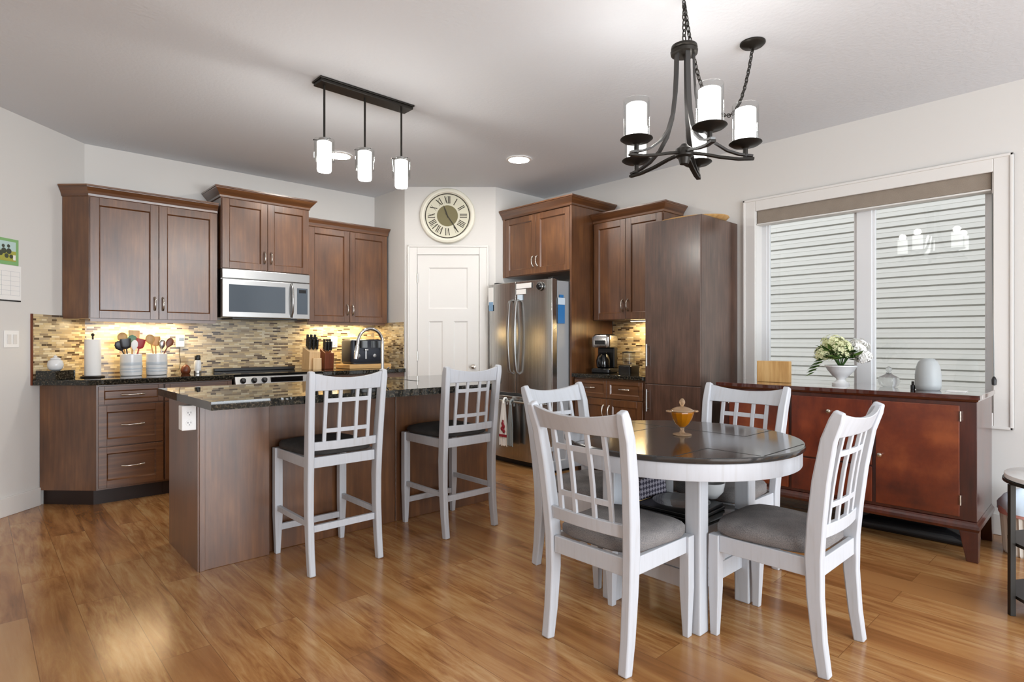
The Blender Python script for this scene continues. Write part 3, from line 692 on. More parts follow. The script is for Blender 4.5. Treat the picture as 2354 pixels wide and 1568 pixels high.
# ------------------------------------------------------------------ dining table
TX, TY = 2.412, 1.470
tb = thing('dining_table', 'round white pedestal dining table with charcoal wood top', 'table', (TX, TY, 0))
MB().lathe([(.520, .734), (.526, .737), (.530, .742), (.530, .756), (.526, .760), (.03, .760)], 72).build('tabletop', M['tabletop'], tb, smooth=40)
gv = MB(); E = .0006
def gline(x0, y0, x1, y1, wd=.006):
    if abs(x0 - x1) < 1e-6: gv.box(x0 - wd / 2, x0 + wd / 2, min(y0, y1), max(y0, y1), .7595, .7604)
    else: gv.box(min(x0, x1), max(x0, x1), y0 - wd / 2, y0 + wd / 2, .7595, .7604)
gline(.20, -.225, .20, .485); gline(.20, -.225, .475, -.225); gline(-.20, -.475, -.20, -.255); gline(-.19, -.485, .19, -.485); gline(-.46, -.255, -.20, -.255); gline(-.475, .215, .20, .215); gline(-.20, .215, -.20, .485)
gv.build('groove', M['groove'], tb)
n = 72
rs = lambda r0, z: [(r0 * math.cos(2 * PI * i / n), r0 * math.sin(2 * PI * i / n), z) for i in range(n)]
MB().rings([rs(.485, .668), rs(.516, .668), rs(.518, .672), rs(.518, .7335), rs(.485, .7335)], cap=False).build('apron', M['chair'], tb, smooth=40)
LG = .215
for a, b in ((-1, -1), (1, -1), (1, 1), (-1, 1)):
    MB().box(a * LG - .035, a * LG + .035, b * LG - .035, b * LG + .035, 0, .7335).build('leg', M['chair'], tb, bevel=.006)
pb = MB()
for k in range(4):
    pb.at(0, 0, 0, k * PI / 2)
    pb.box(-LG + .036, LG - .036, -LG - .004, -LG + .016, .16, .235)        # bottom rail
    pb.box(-LG + .036, LG - .036, -LG + .004, -LG + .012, .235, .40)
    pb.box(-LG + .036, -LG + .075, -LG - .004, -LG + .016, .235, .40).box(LG - .075, LG - .036, -LG - .004, -LG + .016, .235, .40)
    pb.box(-LG + .036, LG - .036, -LG - .004, -LG + .016, .385, .415)
    pb.box(-.02, .02, -LG - .002, -LG + .014, .235, .385)
pb.build('storage_box', M['chair'], tb, bevel=.002)
MB().box(-LG + .0, LG - .0, -LG + .0, LG - .0, .405, .425).build('shelf', M['tabletop'], tb, bevel=.003)
MB().box(-.30, .30, -.04, .04, .705, .7335).box(-.04, .04, -.30, .30, .705, .7335).build('top_brace', M['chair'], tb)
# things kept on the table's shelf
def shelf_item(o, l, c, g=None): return tag(o, l, c, g)
b = MB(); b.at(TX - .03, TY - .02, .4265, .04).box(-.15, .15, -.15, .15, 0, .014).box(-.145, .148, -.142, .145, .015, .030)
shelf_item(b.build('magazine_stack', M['black'], bevel=.003), 'dark folders stacked on the shelf under the table', 'magazine')
pl = MB().lathe([(.05, .457), (.07, .457), (.125, .470), (.128, .473), (.120, .473), (.07, .462), (.01, .462)], 28, (TX - .035, TY - .035))
shelf_item(pl.build('plate', M['crystal'], smooth=40), 'clear glass plate lying under the table', 'plate')
b = MB().at(TX - .02, TY + .145, .457, .0).rings([[(x, y, z) for x, y in ((-.11, -.025), (.11, -.025), (.11, .025), (-.11, .025))] for z in (0, .002)] + [[(-.10, -.02, .095), (.10, -.02, .095), (.10, .02, .095), (-.10, .02, .095)]])
shelf_item(b.build('napkin_roll', M['woven'], bevel=.02, seg=3), 'grey patterned napkin bundle under the table', 'napkin')
bl = MB().lathe([(.02, .457), (.035, .460), (.062, .492), (.070, .535), (.066, .535), (.055, .495), (.01, .47)], 24, (TX + .150, TY - .075))
shelf_item(bl.build('bowl', M['ceramic'], smooth=50), 'small white bowl on the shelf under the table, right of the near leg', 'bowl')

# amber glass compote
co = thing('candy_dish', 'amber glass lidded candy dish on the dining table', 'dish', (2.436, 1.466, .760))
MB().lathe([(.043, 0), (.045, .003), (.040, .007), (.014, .012), (.009, .022), (.010, .034), (.016, .040)], 10).build('foot', M['amberp'], co, smooth=20)
MB().lathe([(.016, .040), (.030, .052), (.046, .080), (.053, .104), (.052, .110), (.046, .110), (.040, .085), (.02, .055), (.006, .050)], 12).build('bowl', M['amber'], co, smooth=20)
for k in (-1, 1):
    MB().at(0, 0, 0, -PI / 4 + .05).tube([(k * (.060 + .012 * math.cos(2 * PI * i / 14)), .016 * math.sin(2 * PI * i / 14), .112) for i in range(14)], .0042, 6, closed=True).build('handle', M['amberp'], co, smooth=60)
lid = MB().lathe([(.055, .1115), (.055, .115), (.045, .122), (.028, .130), (.010, .134)], 16).build('lid', M['amberp'], co, smooth=30)
MB().lathe([(.006, .133), (.008, .140), (.014, .150), (.013, .160), (.006, .170), (.002, .172)], 12).build('finial', M['amberp'], lid, smooth=50)

# ------------------------------------------------------------------ sideboard
sb = thing('sideboard', 'long mahogany sideboard under the window with two doors and middle drawers', 'sideboard', (3.945, 2.0745, 0), RZ + .024)
SW, SD = 1.462, .555
MB().box(.0, SW, .012, SD, .215, .868).build('body', M['mahogd'], sb, bevel=.003)
MB().rings([[(-o_, .0 - o_, z), (SW + o_, -o_, z), (SW + o_, SD, z), (-o_, SD, z)] for o_, z in ((.0, .868), (.006, .870), (.010, .880), (.016, .882), (.016, .9035), (.0145, .905))]).build('top', M['mahogtop'], sb)
MB().rings([[(-o_, .0 - o_, z), (SW + o_, -o_, z), (SW + o_, SD, z), (-o_, SD, z)] for o_, z in ((.010, .165), (.014, .180), (.012, .195), (.004, .205), (.0, .215))]).build('base_molding', M['mahogd'], sb)
for lx in (.0, SW):
    for ly in (.0, SD):
        sx_ = 1 if lx == 0 else -1; sy_ = 1 if ly == 0 else -1
        c = lambda z, q: [(lx - sx_ * .008 + sx_ * a * q, ly - sy_ * .008 * (ly == 0) + sy_ * b_ * q, z) for a, b_ in ((0, 0), (.085, 0), (.085, .085), (0, .085))]
        MB().rings([c(0, .62), c(.10, .85), c(.165, 1.0)]).build('foot', M['mahogd'], sb, bevel=.003)
def sb_panel(name, x0, x1, z0, z1, knob, m=M['burl'], hinge=None):
    o = MB().box(x0, x1, -.004, .0115, z0, z1).build(name, m, sb, bevel=.003)
    if knob: MB().at(knob[0], -.004, knob[1], 0, PI / 2).lathe([(.008, 0), (.006, .008), (.007, .012), (.014, .018), (.013, .026), (.003, .030)], 14).build('knob', M['nickel'], o, smooth=50)
    if hinge is not None:
        for z in (.30, .76): MB().cyl((hinge, -.009, z), (hinge, -.009, z + .055), .005, 8).build('hinge', M['nickel'], o)
    return o
sb_panel('door', .075, .480, .235, .845, (.455, .525), hinge=.072); sb_panel('door', .985, 1.387, .235, .845, (1.01, .525), hinge=1.392)
for z0, z1, kz in ((.455, .845, .76), (.235, .445, .34)): sb_panel('drawer', .500, .965, z0, z1, (.732, kz), M['mahog'])
# under and on the sideboard
b = MB().at(4.33, 1.02, 0, .06)
b.rings([[(x, y, z) for x, y in ((-.13, -.32), (.13, -.28), (.13, .26), (-.12, .30))] for z in (0, .05)] + [[(-.10, -.22, .085), (.10, -.20, .08), (.10, .18, .09), (-.09, .2, .075)]])
tag(b.build('floor_mat_roll', M['black'], bevel=.02, seg=3), 'low black bundle on the floor beneath the sideboard', 'bag')

TP = .905
wb = MB().at(4.215, 1.800, TP, RZ + .03).box(-.115, .115, -.02, .02, 0, .152)
tag(wb.build('wooden_block', M['oak'], bevel=.004), 'rectangular pale wooden block at the left end of the sideboard', 'box')
ur = thing('planter', 'white footed urn holding flowers on the sideboard', 'planter', (4.29, 1.385, TP))
MB().lathe([(.052, 0), (.054, .012), (.038, .020), (.026, .034), (.030, .044), (.050, .060), (.078, .095), (.092, .118), (.098, .124), (.098, .132), (.088, .130), (.07, .105), (.01, .10)], 28).build('urn', M['ceramic'], ur, smooth=40)
MB().lathe([(.080, .112), (.04, .118), (.005, .12)], 20).build('soil', M['leafd'], ur)
rnd = random.Random(3)
fl = thing('flower_arrangement', 'cream hydrangea and green leaves in the white urn', 'flowers', (4.29, 1.385, TP + .131)); fl.scale = (1.28, 1.28, 1.22)
def leafmesh(mb, base, tip, wd):
    b_, t_ = Vector(base), Vector(tip); d_ = t_ - b_; sd = d_.cross(Vector((0, 0, 1)));
    if sd.length < 1e-4: sd = Vector((1, 0, 0))
    sd.normalize(); up = sd.cross(d_).normalized()
    m1 = b_ + d_ * .45 + up * wd * .35
    mb.add([tuple(b_), tuple(b_ + d_ * .4 + sd * wd), tuple(t_), tuple(b_ + d_ * .4 - sd * wd), tuple(m1)], [(0, 1, 4), (1, 2, 4), (2, 3, 4), (3, 0, 4)])
stm = MB()
for k in range(9):
    a = 2 * PI * k / 9; stm.tube([(.01 * math.cos(a), .01 * math.sin(a), -.0), (.05 * math.cos(a), .05 * math.sin(a), .07)], .003, 5)
stm.build('stem', M['leafd'], fl)
for cx, cy, cz, rr, mm, nm in ((.0, .035, .105, .062, M['petal'], 'bloom'), (-.035, -.01, .085, .055, M['petal'], 'bloom'), (.02, -.075, .095, .050, M['petalw'], 'bloom'), (.01, -.105, .045, .036, M['petalw'], 'bloom'), (-.03, .07, .06, .045, M['petal'], 'bloom')):
    mb = MB()
    for q in range(90):
        th, ph = rnd.random() * 2 * PI, math.acos(1 - 1.6 * rnd.random())
        d_ = Vector((math.sin(ph) * math.cos(th), math.sin(ph) * math.sin(th), math.cos(ph))); p = Vector((cx, cy, cz)) + d_ * rr * (.8 + .3 * rnd.random())
        s1 = d_.cross(Vector((0, .3, 1))).normalized(); s2 = d_.cross(s1); z_ = .010 + .006 * rnd.random()
        for kk in range(4):
            a = kk * PI / 2 + th; e = s1 * math.cos(a) + s2 * math.sin(a); f_ = s1 * math.cos(a + PI / 2) + s2 * math.sin(a + PI / 2)
            mb.add([tuple(p), tuple(p + e * z_ * .6 + f_ * z_ * .45 + d_ * .002), tuple(p + e * z_ * 1.15 + d_ * .001), tuple(p + e * z_ * .6 - f_ * z_ * .45 + d_ * .002)], [(0, 1, 2, 3)])
    mb.ball((cx, cy, cz), rr * .75, seg=10, rg=6)
    mb.build(nm, mm, fl)
lf = MB(); lf2 = MB()
for q in range(110):
    a = rnd.random() * 2 * PI; r0 = .03 + .05 * rnd.random(); z0 = .01 + .05 * rnd.random()
    ln = .04 + .035 * rnd.random(); el = rnd.uniform(-.3, .8)
    bs = (r0 * math.cos(a), r0 * math.sin(a), z0 + .02); tp = (bs[0] + ln * math.cos(a) * math.cos(el), bs[1] + ln * math.sin(a) * math.cos(el), bs[2] + ln * math.sin(el) + .01)
    leafmesh(lf if q % 2 else lf2, bs, tp, .015 + .009 * rnd.random())
for q in range(26):       # the spray drooping to the left
    y = .055 + .0026 * q; z0 = .045 - .0035 * q + .012 * (q % 3)
    leafmesh(lf2 if q % 3 else lf, (-.03, y, z0), (-.055 + .045 * (q % 2), y + .042, z0 - .028 + .02 * (q % 2)), .017)
lf.build('leaves', M['leaf'], fl); lf2.build('dark_leaves', M['leafd'], fl)
dc = thing('decanter', 'round clear glass decanter on the sideboard', 'decanter', (4.33, 1.115, TP))
MB().lathe([(.030, 0), (.050, .008), (.062, .035), (.055, .062), (.022, .080), (.014, .088), (.016, .095)], 24).build('bottle', M['crystal'], dc, smooth=40)
MB().ball((0, 0, .112), .018).build('stopper', M['crystal'], dc, smooth=60)
sbt = thing('small_bottle', 'tiny black bottle on the sideboard beside the pale vase', 'bottle', (4.20, .955, TP))
MB().lathe([(.011, 0), (.012, .004), (.012, .026), (.006, .030)], 14).build('body', M['black'], sbt, smooth=40)
MB().lathe([(.007, .0305), (.007, .048), (.005, .050)], 12).build('cap', M['iron'], sbt, smooth=40)
dv = thing('vase', 'pale grey bullet-shaped ceramic vase at the right of the sideboard', 'vase', (4.22, .882, TP))
MB().lathe([(.058, 0), (.064, .006), (.067, .03), (.066, .09), (.061, .135), (.050, .168), (.034, .186), (.020, .190), (.016, .186), (.014, .17)], 32).build('body', M['vase'], dv, smooth=40)
o = MB().at(4.215, .835, TP, .05).box(-.06, .06, -.055, .04, 0, .004).build('tray', M['white'], bevel=.002); o.location = (0, -.085, 0)
tag(o, 'thin white tray beside the pale grey vase', 'tray')

# ------------------------------------------------------------------ side table and basket at the right edge
stb = thing('side_table', 'round white-topped side table with black legs at right edge', 'table', (3.475, .19, 0))
R_ = .245
MB().lathe([(R_ - .004, .585), (R_, .588), (R_, .606), (R_ - .004, .609), (.01, .609)], 48).build('tabletop', M['ceramic'], stb, smooth=40)
MB().lathe([(R_ - .012, .572), (R_ + .006, .572), (R_ + .006, .5848), (R_ - .012, .5848)], 48, hollow=True).build('rim', M['iron'], stb, smooth=40)
for z in (.305, .075):
    MB().lathe([(R_ - .02, z), (R_ - .012, z), (R_ - .012, z + .014), (.01, z + .014), (.01, z + .004)], 48).build('shelf', M['iron'], stb, smooth=40)
for k in range(3):
    a = math.radians(124) + k * 2 * PI / 3
    MB().at(R_ * math.cos(a), R_ * math.sin(a), 0, a).box(-.011, .011, -.011, .011, 0, .572).build('leg', M['iron'], stb, bevel=.002)
bk = thing('waste_basket', 'ribbed white waste basket with plastic liner beside the sideboard', 'basket', (4.365, .425, 0)); bk.scale = (1, 1, 1.08)
mb = MB(); nn = 60
rr = lambda r0, z: [((r0 + (.004 if i % 2 else -.003)) * math.cos(2 * PI * i / nn), (r0 + (.004 if i % 2 else -.003)) * math.sin(2 * PI * i / nn), z) for i in range(nn)]
mb.rings([rr(.118, 0), rr(.124, .01), rr(.142, .24), rr(.136, .24), rr(.116, .02)]); mb.build('basket', M['wicker'], bk)
MB().lathe([(.1475, .205), (.149, .21), (.149, .235), (.1475, .24)], 40, hollow=True).build('trim_band', M['pink'], bk, smooth=60)
rn2 = random.Random(5); mb = MB()
prof = [(.150, .222), (.153, .25), (.150, .275), (.128, .300), (.085, .325), (.03, .335), (.004, .335)]
mb.rings([[(r0 * (1 + .05 * math.sin(5 * t_ + z * 30) + rn2.uniform(-.02, .02)) * math.cos(t_), r0 * (1 + .05 * math.sin(5 * t_ + z * 30)) * math.sin(t_), z + .014 * math.sin(3 * t_ + 1) * (z > .27)) for t_ in [2 * PI * i / 30 for i in range(30)]] for r0, z in prof])
mb.build('liner', M['lightblue'], bk, smooth=50)
# ------------------------------------------------------------------ lamps
def link_chain(mb, pts, L=.030, wd=.016, r=.0024):
    """interlocked oval links along a polyline"""
    P_ = [Vector(p) for p in pts]; seg = []; tot = 0
    for a, b in zip(P_, P_[1:]): seg.append((tot, (b - a).length, a, b)); tot += (b - a).length
    step = L * .72; k = 0; s = step / 2
    while s < tot:
        for t0, ln, a, b in seg:
            if t0 <= s <= t0 + ln:
                c = a + (b - a) * ((s - t0) / ln); d = (b - a).normalized(); break
        u = d.cross(Vector((.3, .9, .1))).normalized()
        if k % 2: u = d.cross(u).normalized()
        mb.tube([tuple(c + d * (L / 2 * math.cos(2 * PI * i / 10)) + u * (wd / 2 * math.sin(2 * PI * i / 10))) for i in range(10)], r, 5, closed=True)
        s += step; k += 1
    return mb
CHX, CHY = 2.427, 1.450
cl = thing('chandelier', 'five-light dark metal chandelier with glass cylinder shades over the table', 'chandelier', (CHX, CHY, 2.05))
DZ = .048
MB().lathe([(.006, -.03), (.02, -.028), (.028, .0), (.040, .008), (.044, .022), (.040, .040), (.020, .055), (.012, .065)], 20).build('hub', M['iron'], cl, smooth=40)
MB().lathe([(.046, .478), (.060, .482), (.062, .496), (.054, .502), (.060, .508), (.058, .520), (.030, .532), (.008, .545)], 28).build('top_ring', M['iron'], cl, smooth=40)
Rr = .268
for k in range(5):
    ph = math.radians(-84 + 72 * k)             # measured from the view's right-hand direction
    Ld, Dd = math.cos(ph), math.sin(ph)
    ux, uy = math.cos(A) * Dd + math.sin(A) * Ld, math.sin(A) * Dd - math.cos(A) * Ld
    P_ = lambda r0, z: (r0 * ux, r0 * uy, z)
    pts = [P_(.042, .49), P_(.044, .40), P_(.050, .30), P_(.064, .20), P_(.092, .12), P_(.135, .062), P_(.19, .022), P_(.24, .002), P_(.30, -.010)]
    MB().sweep(pts, .021, .009, (ux, uy, .2)).build('strap', M['gun'], cl, smooth=40)
    pts = [P_(.03, .022), P_(.09, .012), P_(.16, -.006), P_(.24, -.020), P_(.305, -.022)]
    MB().sweep(pts, .021, .010, (0, 0, 1)).build('arm', M['iron'], cl, smooth=40)
    cx, cy = Rr * ux, Rr * uy
    MB().lathe([(.010, -.012), (.011, .0), (.011, .026), (.020, .034), (.058, .040), (.072, .050), (.071, .053), (.05, .048), (.01, .046)], 28, (cx, cy)).build('dish', M['iron'], cl, smooth=40)
    MB().lathe([(.042, .052), (.045, .056), (.045, .203), (.042, .205), (.041, .056)], 28, (cx, cy)).build('lit_shade', M['bulbglass'], cl, smooth=40)
    MB().lathe([(.057, .054), (.0575, .224), (.0560, .224), (.0555, .054)], 28, (cx, cy), hollow=True).build('glass_shade', M['clear'], cl, smooth=40)
    l = bpy.data.lights.new('chandelier_bulb', 'POINT'); l.energy = 1.5; l.color = (1, .96, .90); l.shadow_soft_size = .03
    o = bpy.data.objects.new('chandelier_bulb', l); C.objects.link(o); o.parent = cl; o.location = (cx, cy, .235)
HK = Vector((CHX, CHY, CEIL))
chn = link_chain(MB(), [(0, 0, .545), (0, 0, CEIL - 2.05 - .02)], .034, .018, .0028)
chn.tube([(.012 * math.cos(2 * PI * i / 12), 0, CEIL - 2.05 - .018 + .016 * math.sin(2 * PI * i / 12)) for i in range(12)], .003, 6, closed=True)
chn.build('chain', M['iron'], cl)
CN = Vector((3.044, 1.412, CEIL))
sw = []
for i in range(17):
    s = i / 16; x = HK.x + (CN.x - HK.x) * s; y = HK.y + (CN.y - HK.y) * s; z = CEIL - .02 - .43 * (1 - abs(2 * s - 1) ** 2.6) - .01 * s
    sw.append((x - CHX, y - CHY, z - 2.05))
link_chain(MB(), sw, .034, .018, .0026).build('swag_chain', M['iron'], cl)
MB().tube(sw, .002, 5).build('cord', M['iron'], cl)
MB().lathe([(.064, CEIL - 2.05 - .001), (.064, CEIL - 2.05 - .008), (.055, CEIL - 2.05 - .018), (.020, CEIL - 2.05 - .024), (.006, CEIL - 2.05 - .034)], 32, (CN.x - CHX, CN.y - CHY)).build('canopy', M['iron'], cl, smooth=40)

pn = thing('pendant_light', 'bar pendant with three lit glass cylinders hanging over the island', 'pendant', (1.845, 3.39, CEIL))
MB().box(-.325, .335, -.062, .062, -.012, -.0005).box(-.318, .328, -.055, .055, -.030, -.012).build('canopy', M['iron'], pn, bevel=.003)
for px in (-.274, -.001, .270):
    MB().cyl((px, 0, -.355), (px, 0, -.03), .0065, 10).build('rod', M['iron'], pn, smooth=60)
    MB().lathe([(.034, -.372), (.034, -.356), (.010, -.350), (.008, -.345)], 20, (px, 0)).build('cap', M['steell'], pn, smooth=40)
    MB().lathe([(.038, -.555), (.043, -.545), (.043, -.376), (.036, -.372), (.034, -.376), (.034, -.54)], 28, (px, 0)).build('lit_shade', M['pendglass'], pn, smooth=40)
    gl_ = MB().lathe([(.060, -.360), (.060, -.490), (.0585, -.490), (.0585, -.360)], 28, (px, 0), hollow=True).build('glass_shade', M['clear'], pn, smooth=40)
    for a in (.6, 2.7, 4.8): MB().cyl((px + .030 * math.cos(a), .030 * math.sin(a), -.366), (px + .065 * math.cos(a), .065 * math.sin(a), -.366), .004, 8).build('set_screw', M['gun'], gl_)
    l = bpy.data.lights.new('pendant_bulb', 'POINT'); l.energy = 6.0; l.color = (1, .95, .88); l.shadow_soft_size = .03
    o = bpy.data.objects.new('pendant_bulb', l); C.objects.link(o); o.parent = pn; o.location = (px, 0, -.60)
def can(x, y, label):
    t = thing('recessed_light', label, 'light', (x, y, CEIL), 0, 'recessed ceiling lights')
    MB().lathe([(.090, -.0015), (.112, -.0015), (.112, -.006), (.090, -.010)], 36, hollow=True).build('trim_ring', M['white'], t, smooth=40)
    MB().lathe([(.089, -.002), (.089, -.008), (.01, -.0085)], 36).build('lens', M['can'], t, smooth=40)
can(3.497, 3.70, 'round recessed ceiling light in front of the refrigerator')
can(2.296, 4.663, 'round recessed ceiling light behind the pendant, near the wall cabinets')

# ------------------------------------------------------------------ on the walls
ck = thing('wall_clock', 'large cream round wall clock with roman numerals above the pantry door', 'clock', (0, 0, 2.486), 0)
ux = Vector((-dvec.x, -dvec.y)).normalized()
ck.location = (3.262 + ux.x * .442, 5.165 + ux.y * .442, 2.486); ck.rotation_euler = (0, 0, math.atan2(ux.y, ux.x))
cream = mat('cream_clock', '#e6e3d4', 0.5); face = mat('clock_face', '#d4d1bd', 0.6); olive = mat('clock_centre', '#77704f', 0.7); ink = mat('clock_ink', '#3c382c', 0.7)
MB().at(0, -.001, 0, 0, PI / 2).lathe([(.282, 0), (.286, .012), (.276, .034), (.256, .043), (.242, .039), (.236, .022), (.23, .018)], 64).build('case', cream, ck, smooth=40)
dial = MB().at(0, -.016, 0, 0, PI / 2).lathe([(.236, 0), (.236, .003), (.002, .0032)], 64).build('dial', face, ck, smooth=40)
MB().at(0, -.0165, 0, 0, PI / 2).rings([[(r0 * math.cos(2 * PI * i / 64), r0 * math.sin(2 * PI * i / 64), z) for i in range(64)] for r0, z in ((.221, .001), (.221, .0035), (.232, .0035), (.232, .001))], cap=False).build('ring', ink, dial)
MB().at(0, -.0165, 0, 0, PI / 2).lathe([(.108, .001), (.108, .0036), (.002, .0037)], 48).build('centre', olive, dial, smooth=40)
ROM = ['XII', 'I', 'II', 'III', 'IIII', 'V', 'VI', 'VII', 'VIII', 'IX', 'X', 'XI']
for i, rm in enumerate(ROM):
    a = -2 * PI * i / 12; mb = MB(); hgt = .074; wmap = {'I': .016, 'V': .034, 'X': .034}; tot = sum(wmap[c] for c in rm); x = -tot / 2
    def stroke(xa, za, xb, zb, wd=.0085):
        d_ = Vector((xb - xa, zb - za)); n_ = Vector((-d_.y, d_.x)).normalized() * wd / 2
        q = [(xa + n_.x, za + n_.y), (xb + n_.x, zb + n_.y), (xb - n_.x, zb - n_.y), (xa - n_.x, za - n_.y)]
        mb.add([(x_, -.0205, z_) for x_, z_ in q] + [(x_, -.0192, z_) for x_, z_ in q], [(0, 1, 2, 3), (7, 6, 5, 4), (0, 4, 5, 1), (1, 5, 6, 2), (2, 6, 7, 3), (3, 7, 4, 0)])
    mb.M = Matrix.Rotation(-a, 4, 'Y') @ Matrix.Translation((0, 0, .164 - hgt / 2))
    for c_ in rm:
        wd = wmap[c_]
        if c_ == 'I': stroke(x + wd / 2, 0, x + wd / 2, hgt); stroke(x + .002, 0.002, x + wd - .002, 0.002, .003); stroke(x + .002, hgt - .002, x + wd - .002, hgt - .002, .003)
        elif c_ == 'V': stroke(x + .004, hgt, x + wd / 2, 0, .0095); stroke(x + wd - .004, hgt, x + wd / 2, 0, .003)
        else: stroke(x + .004, hgt, x + wd - .004, 0, .0095); stroke(x + wd - .004, hgt, x + .004, 0, .003)
        x += wd
    mb.build('numeral', ink, dial)
def hand(name, ang, L, wd, tail, y):
    mb = MB(); mb.M = Matrix.Rotation(ang, 4, 'Y')
    mb.rings([[(-wd / 2, y, -tail), (wd / 2, y, -tail), (wd / 2, y + .0015, -tail), (-wd / 2, y + .0015, -tail)], [(-wd * .6, y, L * .6), (wd * .6, y, L * .6), (wd * .6, y + .0015, L * .6), (-wd * .6, y + .0015, L * .6)], [(-wd * .15, y, L), (wd * .15, y, L), (wd * .15, y + .0015, L), (-wd * .15, y + .0015, L)]])
    return mb.build(name, ink, dial)
hand('hour_hand', math.radians(-20), .112, .012, .02, -.0235); hand('minute_hand', math.radians(146), .205, .009, .03, -.026)

# left wall: calendar and light switch (wall runs along (1,1); local x left to right, -y into the room)
LW = lambda X: (X, X + 5.125)
cal = thing('wall_calendar', 'wall calendar with green-framed picture on the left wall', 'calendar', (*LW(.055), 1.70), PI / 4)
CW = .272
MB().box(-.25, .245, -.004, -.001, .025, .205).build('picture_page', M['green'], cal)
ph = mat('calendar_sky', '#b9d3cf', 0.7); ph2 = mat('calendar_meadow', '#a6a64b', 0.7); ph3 = mat('calendar_figures', '#454a3c', 0.8)
MB().box(-.23, .222, -.0055, -.0042, .05, .185).build('picture_sky', ph, cal)
MB().box(-.23, .222, -.0062, -.0056, .05, .120).build('picture_meadow', ph2, cal)
mb = MB()
for x, z, r_ in ((.125, .150, .012), (.165, .153, .012), (.130, .118, .020), (.168, .118, .020), (.150, .085, .016), (.185, .083, .014), (.105, .10, .018), (.06, .12, .02), (-.12, .10, .025)):
    mb.at(x, -.0063, z, 0, PI / 2).lathe([(r_, 0), (r_ * .8, .002), (.001, .0025)], 12)
mb.build('picture_figures', ph3, cal)
MB().box(.200, .218, -.0075, -.0064, .06, .095).build('picture_highlight', M['petalw'], cal)
gp = MB().box(-.25, .265, -.004, -.001, -.215, .022).build('date_page', M['paper'], cal)
ln_ = mat('calendar_grid', '#b9bcc0', 0.8); mb = MB()
for k in range(6): mb.box(-.24, .255, -.0048, -.0041, -.185 + .033 * k, -.1835 + .033 * k)
for k in range(8): mb.box(-.24 + .0705 * k, -.2385 + .0705 * k, -.0048, -.0041, -.185, -.02)
mb.build('date_grid', ln_, gp)
MB().box(.02, .262, -.006, -.001, -.226, -.218).build('bottom_strip', M['black'], cal)
sw_, sp_ = outlet('light_switch', 'white double light switch on the left wall below the calendar', (*LW(.19), 1.213), PI / 4, .115, .118, False, 'switch')
for k in (-1, 1): MB().box(k * .023 - .015, k * .023 + .015, -.010, -.006, -.033, .033).build('rocker', M['trim'], sp_, bevel=.002)
# little display and cord on the backsplash
tm = thing('thermometer', 'small white digital thermometer with cord on the backsplash', 'thermometer', (1.335, 5.766, 1.20))
MB().box(-.035, .035, -.022, 0, -.055, .05).build('body', M['white'], tm, bevel=.006)
MB().box(-.012, .028, -.0235, -.0215, .0, .03).build('display', M['darkglass'], tm)
MB().tube([(.0, -.010, -.055), (-.004, -.01, -.12), (.004, -.012, -.18), (-.01, -.02, -.25), (-.05, -.03, -.279)], .0022, 6).build('cord', M['black'], tm)

# ------------------------------------------------------------------ left counter
CT = .92
gb_ = MB().prism([(.325, 5.395), (.43, 5.29), (.56, 5.42), (.455, 5.525)], CT, CT + .065).build('granite_block', M['granite'], bevel=.004)
tag(gb_, 'speckled dark granite block at the left end of the counter under the white pot', 'block')
o = thing('garlic_keeper', 'small round white ceramic pot on the granite block at left', 'pot', (.44, 5.41, CT + .066))
MB().lathe([(.030, 0), (.044, .012), (.050, .04), (.044, .068), (.030, .078), (.028, .08)], 24).build('body', M['ceramic'], o, smooth=50)
MB().lathe([(.034, .0805), (.030, .088), (.010, .096), (.012, .104), (.003, .110)], 20).build('lid', M['ceramic'], o, smooth=50)
pt = thing('paper_towel_holder', 'dark metal paper towel stand with white roll on counter', 'towel holder', (.675, 5.50, CT))
MB().lathe([(.078, 0), (.080, .004), (.076, .010), (.01, .012)], 28).cyl((0, 0, .01), (0, 0, .32), .006).build('stand', M['iron'], pt, smooth=40)
MB().ball((0, 0, .328), .012).build('finial', M['iron'], pt, smooth=60)
MB().lathe([(.019, .014), (.054, .014), (.054, .292), (.019, .292), (.019, .02)], 32).build('paper_roll', M['paper'], pt, smooth=40)
def crock(label, x, y):
    t = thing('utensil_crock', label, 'crock', (x, y, CT), 0, 'white utensil crocks on the left counter')
    MB().lathe([(.068, 0), (.074, .004), (.076, .02), (.076, .172), (.072, .176), (.068, .172), (.068, .02), (.01, .014)], 36).build('body', M['ceramic'], t, smooth=40)
    for z in (.030, .052, .085): MB().lathe([(.0768, z), (.0772, z + .002), (.0772, z + (.010 if z < .08 else .022)), (.0768, z + (.012 if z < .08 else .024))], 36, hollow=True).build('glaze_band', M['band'], t, smooth=40)
    return t
crock('white banded crock holding utensils, the left one beside the paper towel', .935, 5.55)
crock('white banded crock holding wooden utensils, the right one near the thermometer', 1.115, 5.55)
